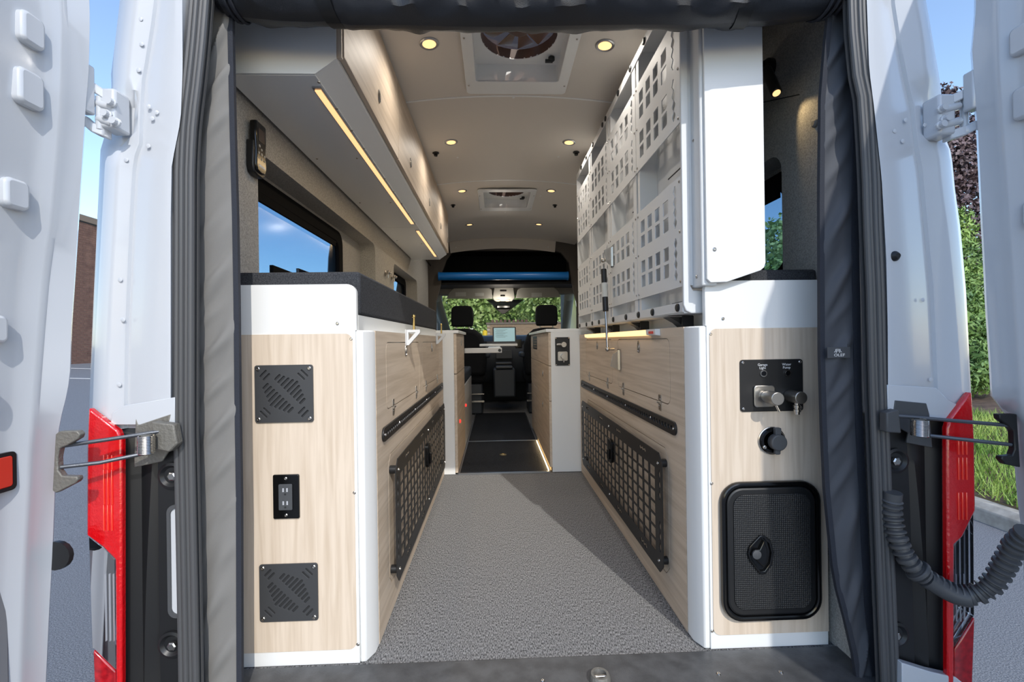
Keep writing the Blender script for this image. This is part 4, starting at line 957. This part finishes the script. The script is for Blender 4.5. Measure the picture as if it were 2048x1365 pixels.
p = onY(103, 1120, .97); struct('door_buffer', M().lathe([(.03,0),(.03,.008),(.02,.016)], FR((p.x-.008, .985, p.z), (0,0,1), (1,0,0), (.3,1,0)), 16), PLASTIC, d1)
# upper hinges
def hinge(left):
    q = onY; dr = d1 if left else d2; m = M()
    if left: lf, arms, links, pin, bolts, dl_ = ((222,192),(256,270)), (((176,168),(198,182),(222,198)), ((170,240),(190,258),(216,268))), (((192,208),(228,216)), ((196,238),(226,248))), ((200,195),(200,260)), ((226,207),(217,231),(234,246)), ((168,130),(178,228))
    else: lf, arms, links, pin, bolts, dl_ = ((1850,202),(1884,282)), (((1946,180),(1920,192),(1890,206)), ((1952,250),(1925,264),(1893,274))), (((1882,222),(1918,212)), ((1878,254),(1920,242))), ((1929,196),(1929,258)), ((1880,219),(1887,240),(1878,252)), ((1938,145),(1952,222))
    for p3 in arms:
        a = [q(*p, y) for p, y in zip(p3, (1.0,1.02,1.03))]
        m.add(*(lambda k: (k.v, k.f))(M().shell([[v+Vector((0,-.012,-.011)) for v in a], [v+Vector((0,-.012,.011)) for v in a]], (0,.024,0))))
    for p1, p2 in links: m.tube([q(*p1,1.02), q(*p2,1.02)], .010, 8)
    h = obj('door_hinge', m, BODY, dr, bevel=.003)
    a, b = q(*lf[0],1.05), q(*lf[1],1.05); obj('body_leaf', M().box(a.x, b.x, 1.015, 1.06, b.z, a.z), BODY, h, bevel=.006)
    a, b = q(*dl_[0],1.0), q(*dl_[1],1.0); obj('door_leaf', M().box(a.x-.006, b.x+.006, .985, 1.01, b.z, a.z), BODY, h, bevel=.004)
    obj('pin', M().cyl(q(*pin[0],1.02), q(*pin[1],1.02), .008), BODY, h)
    for px, py in bolts: obj('bolt', M().lathe([(.010,0),(.010,.004),(.0075,.006),(.0075,.014)], FR(q(px,py,1.016),(1,0,0),(0,0,1),(0,-1,0)), 10), BODY, h)
hinge(True); hinge(False)
# door checks: hook on the door, two rods, coil spring, plate on the body
def check(left):
    q = onY; t = thing('door_check', q(300 if left else 1830, 890, 1.0), 'sprung rod check strap linking the %s rear door to the body' % ('left' if left else 'right'), 'door check', 'door checks')
    if left:
        hk_ = [(117,868),(124,862),(160,861),(166,868),(163,876),(140,890),(125,896),(121,915),(122,940),(130,951),(160,952),(162,958),(158,964),(118,985),(111,980)]
        rods = (((122,893,.965),(214,880,.985),(330,862,1.02)), ((122,935,.965),(200,926,.985),(296,906,1.02))); coil = (293,871,293,907,.0145); pl_ = [(265,838),(270,852),(336,830),(328,864),(346,884),(318,926),(262,938),(262,920)]
        arm_ = [(300,845),(345,850),(352,890),(336,906),(305,900)]; HM = CAST
    else:
        hk_ = [(1992,828),(2027,828),(2034,934),(2005,928),(1996,918),(1998,912),(2018,910),(2023,898),(2021,862),(2012,852),(1993,838)]
        rods = (((2014,851,.965),(1930,844,.985),(1790,832,1.02)), ((2022,890,.965),(1930,880,.985),(1860,872,1.02))); coil = (1839,840,1839,872,.0155); pl_ = [(1796,802),(1860,808),(1866,830),(1872,898),(1820,888),(1824,868),(1790,850)]
        arm_ = [(1776,826),(1800,820),(1806,868),(1776,866)]; HM = POWDERB
    hx = [q(px, py, .965) for px, py in hk_]
    obj('hook', M().prism([(v.x, v.z) for v in hx], REAR(.972), .014), HM, t, bevel=.002)
    for k, r_ in enumerate(rods): obj('rod', M().tube([q(*p) for p in r_], .0042, 8), WIRE, t)
    c0, c1 = q(coil[0], coil[1], .995), q(coil[2], coil[3], .995); n = 12*12
    obj('coil_spring', M().tube([c0.lerp(c1, i/n)+Vector((coil[4]*math.cos(2*math.pi*i/12), coil[4]*math.sin(2*math.pi*i/12), 0)) for i in range(n+1)], .0016, 5), STEEL, t)
    obj('spindle', M().cyl(c0, c1, .010), CAST, t)
    P_ = [q(px, py, 1.03) for px, py in pl_]; obj('back_plate', M().prism([(v.x, v.z) for v in P_], REAR(1.044), .006), PLASTICG if not left else CAST, t, bevel=.002)
    A_ = [q(px, py, 1.01) for px, py in arm_]; obj('mount', M().prism([(v.x, v.z) for v in A_], REAR(1.035), .022), CAST if left else PLASTICG, t, bevel=.003)
check(True); check(False)
# corrugated conduit from the right corner to the right door
cp_ = [(1786,985,1.035),(1783,1025,1.04),(1794,1075,1.03),(1812,1115,1.02),(1836,1143,1.01),(1872,1168,1.00),(1912,1187,.985),(1950,1189,.97),(1985,1168,.955),(2010,1128,.94),(2030,1092,.925),(2056,1066,.90)]
pts = [onY(*p) for p in cp_]; sm = []
for i in range(len(pts)-1):
    p0, p1, p2, p3 = pts[max(i-1,0)], pts[i], pts[i+1], pts[min(i+2, len(pts)-1)]
    for k in range(16):
        t = k/16; sm.append(.5*((2*p1)+(p2-p0)*t+(2*p0-5*p1+4*p2-p3)*t*t+(3*p1-p0-3*p2+p3)*t**3))
cd = thing('wiring_conduit', pts[4], 'thick corrugated black conduit looping from the right door to the body', 'conduit')
rs = []; acc = 0
for i, p in enumerate(sm):
    if i: acc += (p-sm[i-1]).length
    rs.append(.0185+.0030*math.copysign(1, math.sin(acc/.0075*math.pi))*(1 if acc > .02 else 0))
obj('hose', M().tube(sm, rs, 16), RUBBER, cd)
k = 16*4; dd = (sm[k+1]-sm[k-1]).normalized(); obj('collar', M().cyl(sm[k]-dd*.005, sm[k]+dd*.005, .027, n=20), PLASTICG, cd, bevel=.002)
obj('sleeve', M().tube([p-Vector((0,.004,.004)) for p in sm[k+6:k+42]], .0195, 14), PLASTICG, cd)

# ================================================================== curtains
def wr(u, v, sd):      # slanting creases of the cloth
    d = -1 if sd == 0 else 1
    a = 0
    for k, (pit, sl_, am) in enumerate(((.17,.85,.6),(.097,1.0,.5),(.29,.6,.5))):
        t = math.sin(2*math.pi*(v/pit+d*sl_*u+.25*math.sin(v*5+k))+sd+k*1.7)
        a += am*(max(0, t)**1.5-.4)*(.55+.45*math.sin(v*7+k*2.1+u*2))
    return a*math.sin(math.pi*min(1, max(0, u)))
def curtain(left):
    s = 1 if left else -1; Y = 1.10
    out = T(425,-100, 420,0, 415,100, 398,250, 392,400, 388,600, 391,750, 396,900, 400,1200, 406,1365, 408,1500) if left else T(1703,-100, 1704,20, 1706,160, 1708,300, 1707,500, 1712,800, 1722,1000, 1732,1200, 1748,1365, 1755,1500)
    inn = T(464,-100, 465,60, 469,250, 474,430, 477,600, 479,800, 482,1000, 483,1365, 484,1500) if left else T(1656,-100, 1655,40, 1650,90, 1641,200, 1639,400, 1640,700, 1644,850, 1650,980, 1665,1130, 1674,1180, 1690,1240, 1706,1310, 1714,1365, 1720,1500)
    t = thing('rear_curtain', zl(out, Y, 0), ('grey fabric side curtain with zip tape, sunlit, at the left of the opening' if left else 'side curtain with shade in its colour and a small logo tag, at the right of the opening'), 'curtain', 'rear side curtains')
    zz = [-.12+.008*k for k in range(228)]; N = 18
    rows = []; edge = []; edg2 = []
    for z in zz:
        a, b = zl(out, Y, z), zl(inn, Y, z); r_ = []
        for j in range(N+1):
            u = j/N; r_.append(a.lerp(b, u)+Vector((0, -.020*wr(u if left else u, z, 0 if left else 2.2)-.006*math.sin(math.pi*u), 0)))
        rows.append(r_); edge.append(b); edg2.append(a)
    obj('cloth', M().shell(rows, (0,.003,0)), CURT if left else CURT_SHADE, t)
    obj('edge_tape', M().shell([[p-Vector((s*.010,.0035,0)), p+Vector((s*.002,-.0035,0))] for p in edge], (0,.010,0)), TAPE, t)
    obj('zip_tape', M().shell([[p+Vector((-s*.012,-.0035,0)), p+Vector((s*.006,-.0035,0))] for p in edg2], (0,.008,0)), TAPE, t)
    if not left:
        p, q_ = onY(1655, 695, 1.082), onY(1703, 716, 1.082)
        tg = obj('logo_tag', M().shell([[(p.x, 1.082, q_.z), (q_.x, 1.086, q_.z)], [(p.x, 1.082, p.z), (q_.x, 1.086, p.z)]], (0,.001,0)), mat('tag_grey', S(74,76,80), .4), t, label='small grey tag with a white logo')
        cx, cz = (p.x+q_.x)/2-.003, (p.z+q_.z)/2; f_ = REAR(1.0835)
        obj('logo_lettering', text('ROLEF', .0098, f_, cx, cz-.0065, squash=1.25), INK, tg, smooth=False)
        lg = M()
        for k in (-1, 1):
            lg.prism([(cx+k*.0012,cz+.009),(cx+k*.0028,cz+.009),(cx+k*.0028,cz+.004),(cx+k*.0060,cz-.0005),(cx+k*.0042,cz-.0005),(cx+k*.0012,cz+.0036)][::k], f_, .0005)
            lg.prism([(cx+k*.0046,cz+.0085),(cx+k*.0060,cz+.0085),(cx+k*.0060,cz+.0045),(cx+k*.0095,cz+.0015),(cx+k*.0095,cz+.0000),(cx+k*.0046,cz+.0038)][::k], f_, .0005)
        obj('logo_mark', lg, INK, tg, smooth=False)
    return t
curtain(True); curtain(False)
rl_ = thing('rolled_curtain', (CX, 1.09, 1.62), 'black rear curtain rolled up and strapped along the top of the opening', 'curtain')
N = 150; rows = []
bot = T(440,18, 452,30, 500,36, 560,42, 620,44, 660,42, 700,50, 800,50, 900,53, 1000,54, 1100,52, 1200,50, 1300,49, 1380,50, 1450,46, 1530,42, 1600,36, 1660,26, 1696,14)
for i in range(N+1):
    px = 436+(1700-436)*i/N; yb = lerp_tab([(b, a) for a, b in bot], px)
    zb = onY(px, yb, 1.09).z; x = onY(px, yb, 1.09).x; u = i/N
    rad = .058+.006*math.sin(i*.9)*math.sin(i*.23); 
    if i in (0, N): rad *= .45
    elif i in (1, N-1): rad *= .8
    r_ = []
    for j in range(25):
        an = 2*math.pi*j/24; k = 1+.10*math.sin(4*an+i*.28+2*math.sin(i*.11))*(.6+.4*math.sin(i*.17))+.03*math.sin(9*an-i*.5)
        r_.append(Vector((x, 1.09+rad*1.05*k*math.sin(an), zb+rad-rad*(1 if abs(an-math.pi) > 2.6 else k)*math.cos(an))))
    rows.append(r_)
obj('roll', M().grid(rows), ROLLM, rl_)
for px in (668, 1482):
    yb = lerp_tab([(b, a) for a, b in bot], px); c = onY(px, yb, 1.09)
    ring = [[Vector((c.x+dx+.012*math.sin(2*math.pi*j/24), 1.09+.064*math.sin(2*math.pi*j/24), c.z+.058-.062*math.cos(2*math.pi*j/24))) for j in range(25)] for dx in (-.017, .017)]
    obj('strap', M().grid(ring), PLASTIC, rl_)
for px in (462, 474, 1640, 1654, 1668):
    yb = lerp_tab([(b, a) for a, b in bot], px); c = onY(px, yb, 1.09)
    obj('zip_coil', M().tube([Vector((c.x+.006*math.cos(a*2*math.pi/20), 1.09+.062*math.sin(a*2*math.pi/20), c.z+.058-.061*math.cos(a*2*math.pi/20))) for a in range(20)], .004, 6, closed=True), TAPE, rl_)

# ================================================================== outdoors
def gh(x, y): return -.70+(.044*(-x-3) if x < -3 else 0)+(.05*min(x-4.1, 12)+.12 if x > 4.1 else 0)
xs_ = [-60,-40,-30,-25,-20,-15,-10,-6,-3,0,2,4.1]; ys_ = [-20,-8,-2,2,6,12,20,30,45,70]
struct('ground', M().grid([[(x, y, gh(x, y)) for x in xs_] for y in ys_]), ASPH)
def march(px, py):
    d = Vector(ray(px, py)); t = .5
    while t < 80:
        p = Vector((0,0,HC))+d*t
        if p.z < gh(p.x, p.y): return p
        t += .02
    return p
for k, py in enumerate((738, 758)):
    p = march(165, py); m = M().shell([[(x, p.y+dy, gh(x, p.y)+.004) for x in (p.x-2.5, p.x-1, p.x, p.x+1, p.x+2.5)] for dy in (-.06, .06)], (0,0,.006))
    obj('parking_line', m, LINE, None, label='painted white parking line on the asphalt, %s the brick building' % ('nearer to' if k == 0 else 'farther from'), cat='line')
# kerb and lawn on the right
kb = thing('kerb', (4.1, 4, -.7), 'weathered concrete kerb along the lawn', 'kerb')
for k in range(14):
    y0 = -2+1.5*k
    obj('kerb_stone', M().prism([(3.98,-.72),(4.16,-.72),(4.17,-.56),(4.06,-.555),(4.0,-.60)], FR((0,y0,0),(1,0,0),(0,0,1),(0,1,0)), 1.488), CONC, kb, bevel=.012)
lx = [4.165, 5, 6, 7.2, 9, 12, 16, 30]; ly = [-4+1.5*k for k in range(28)]
struct('lawn_soil', M().grid([[(x, y, gh(max(x, 4.11), y)+.03) for x in lx] for y in ly]), SOIL).name = 'floor_lawn'
gm = M(); rg = random.Random(3)
for _ in range(26000):
    y = rg.uniform(2.2, 9.5); x = rg.uniform(4.17, min(7.45, 4.6+y*.62))
    if x/y < .78 or x/y > 1.5: continue
    h = rg.uniform(.07, .16); a = rg.uniform(0, 6.28); b = Vector((math.cos(a), math.sin(a), 0))*.006; z = gh(x, y)+.025
    ln = Vector((rg.uniform(-.08,.08), rg.uniform(-.08,.08), h)); p = Vector((x, y, z))
    gm.add([p-b, p+b, p+ln], [(0,1,2)])
obj('lawn', gm, GRASS, None, smooth=False, kind='stuff', label='uncut green lawn rising behind the kerb', cat='grass')
def leaves(m, c, rad, n, size, rg, shell=.55, long=1.6):
    c = Vector(c)
    for _ in range(n):
        d = Vector((rg.gauss(0,1), rg.gauss(0,1), rg.gauss(0,1))).normalized(); k = shell+(1-shell)*rg.random()
        p = c+Vector((d.x*rad[0], d.y*rad[1], d.z*rad[2]))*k
        a = Vector((rg.gauss(0,1), rg.gauss(0,1), rg.gauss(0,1))).normalized(); b = a.cross(d+Vector((.01,.02,.03))).normalized(); s_ = size*rg.uniform(.6, 1.3)
        a = a*s_*long*.5; b = b*s_*.5
        m.add([p-a, p+b, p+a, p-b], [(0,1,2,3)])
def tree(name, label, cat, base, blobs, ma, n, size, trunk_r=.12, top=None, long=1.6, group=None, seed=1, twigs=()):
    rg = random.Random(seed); t = thing(name, base, label, cat, group)
    zt = top if top is not None else max(b[0][2] for b in blobs)
    obj('trunk', M().tube([base, (base[0]+.05, base[1], base[2]+(zt-base[2])*.5), (base[0], base[1]+.05, zt)], [trunk_r, trunk_r*.7, trunk_r*.2], 8), BARK, t)
    for tw in twigs: obj('branch', M().tube(tw, .018, 5), BARK, t)
    m = M(); tot = sum(b[1][0]*b[1][2] for b in blobs)
    for c, rad in blobs: leaves(m, c, rad, int(n*rad[0]*rad[2]/tot), size, rg, long=long)
    obj('foliage', m, ma, t, smooth=False, kind='stuff')
# purple-leaved tree and conifers beyond the lawn
tree('purple_tree', 'tall purple-leaved tree behind the right rear door gap', 'tree', (14.2, 13.6, -.1), [((14.0,13.6,3.6),(2.1,1.6,2.4)),((13.5,13.4,6.0),(1.2,1.1,1.5)),((14.5,13.7,6.4),(1.2,1.1,1.5)),((13.05,13.4,8.3),(.4,.4,1.1)),((13.9,13.5,7.8),(.55,.5,.8))], LEAFP, 17000, .10, .18, 8.0, 1.3, seed=4, twigs=[[(13.6,13.4,6.0),(13.2,13.4,7.5),(13.0,13.4,9.2)], [(13.7,13.4,6.0),(13.9,13.5,7.4),(14.1,13.5,8.4)]])
for i, (x, y, h, r_, lb) in enumerate(((8.6,8.4,2.7,.95,'dark green conifer shrub at the edge of the lawn, nearer of the two conifers'),(11.0,10.6,4.3,1.3,'tall green conifer behind the nearer one, in front of the purple tree'))):
    z = gh(x, y); bl_ = [((x,y,z+h*(.18+.16*k)),(r_*(1-.15*k), r_*(1-.15*k), h*.17)) for k in range(5)]
    tree('conifer', lb, 'conifer', (x, y, z), bl_, LEAFC, 18000, .045, .08, z+h*.9, 2.6, 'conifers beyond the lawn', seed=10+i)
tree('leafy_tree', 'leafy green tree seen through the right side window', 'tree', (10.2, 15.5, -.3), [((10.2,15.5,2.2),(1.6,1.4,2.0)),((10.2,15.5,4.0),(1.1,1.0,1.2))], LEAFG, 6000, .12, .12, 4.6, 1.5, seed=77)
# brick building on the left
bb = thing('brick_building', (-20, 22, 0), 'brown brick building with stone coping at the edge of the car park', 'building')
BH, BL_, JT = .112, .372, .012; zb0 = .02; NR = 62
obj('wall_core', M().box(-26, -20.0, 12, 31, zb0-.4, zb0+NR*BH), MORT, bb)
bk = mk(M().box(-.02, .018, .006, BL_-.006, .006, BH-.006), BRICK); rest = M(); nb = 0
for r_ in range(NR):
    off = (r_ % 2)*BL_/2
    for c in range(-30, 30):
        y = 21.9+off+c*BL_; z = zb0+r_*BH
        if y < 12.1 or y > 30.6: continue
        if 21.35 < y+BL_/2 < 22.85: put('brick', bk, bb, (-20+.001*((r_*7+c*3) % 5), y, z)); nb += 1
        else: rest.box(-20.02, -19.982, y+.006, y+BL_-.006, z+.006, z+BH-.006)
obj('far_bricks', rest, BRICK, bb, smooth=False, kind='stuff')
obj('coping', M().box(-26.1, -19.93, 11.9, 31.1, zb0+NR*BH, zb0+NR*BH+.32), COPE, bb, bevel=.02)
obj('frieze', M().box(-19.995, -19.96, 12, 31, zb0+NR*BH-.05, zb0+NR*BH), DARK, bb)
# wall, bollard and trees in front of the van
ew = thing('brick_wall', (2, 23, -.7), 'tan brick enclosure wall seen through the windscreen', 'wall'); h_ = .10; L_ = .30; xw0 = -.42
obj('wall_core', M().box(xw0, 9, 23.02, 23.3, -.75, 1.70), MORT, ew)
bk2 = mk(M().box(.005, L_-.005, -.015, .03, .005, h_-.005), BRICKT); rest = M()
for r_ in range(24):
    for c in range(31):
        x = xw0+c*L_-(r_ % 2)*L_/2; z = -.70+r_*h_
        if x < xw0-.01: continue
        if z > .58 and x < 4.0: put('brick', bk2, ew, (x, 23.01, z))
        else: rest.box(x+.005, x+L_-.005, 22.995, 23.03, z+.005, z+h_-.005)
obj('hidden_bricks', rest, BRICKT, ew, smooth=False, kind='stuff')
obj('coping', M().box(xw0-.05, 9.05, 22.95, 23.38, 1.70, 1.79), COPE, ew, bevel=.01)
bo = obj('bollard', M().lathe([(.12,0),(.12,2.0),(.10,2.06),(.05,2.10)], FR((-.50,21.6,-.72),(1,0,0),(0,1,0),(0,0,1)), 18), YELLOW, None, label='yellow steel bollard at the left end of the tan brick wall', cat='bollard')
rf = thing('tiled_roof', (.8, 29, 1.5), 'low red tiled ridge peeping over the tan brick wall', 'roof')
obj('ridge', M().box(-.3, 2.2, 29, 29.4, -.7, 2.05), BRICK, rf)
for k in range(9): obj('tile', M().box(-.25+.27*k, -.10+.27*k, 28.95, 29.3, 2.05, 2.2), BRICK, rf)
for i, (x, y, r_, h, lb) in enumerate(((-2.6,33,3.1,7.5,'leafy green tree beyond the windscreen, left of the bollard'),(5.2,31,3.6,8.0,'leafy green tree beyond the windscreen, over the right part of the wall'),(1.4,40,3.8,8.5,'leafy green tree beyond the windscreen, farthest and centred over the wall'))):
    bl_ = [((x,y,h*.55),(r_,r_*.9,h*.33)),((x-r_*.5,y,h*.42),(r_*.6,r_*.6,h*.25)),((x+r_*.5,y-.3,h*.45),(r_*.65,r_*.6,h*.28)),((x+.2,y,h*.8),(r_*.6,r_*.6,h*.2)),((x,y-.4,h*.22),(r_*.9,r_*.6,h*.2))]
    tree('leafy_tree', lb, 'tree', (x, y, -.8), bl_, LEAFG, 11000, .20, .18, h*.8, 1.5, 'trees in front of the van', seed=30+i)
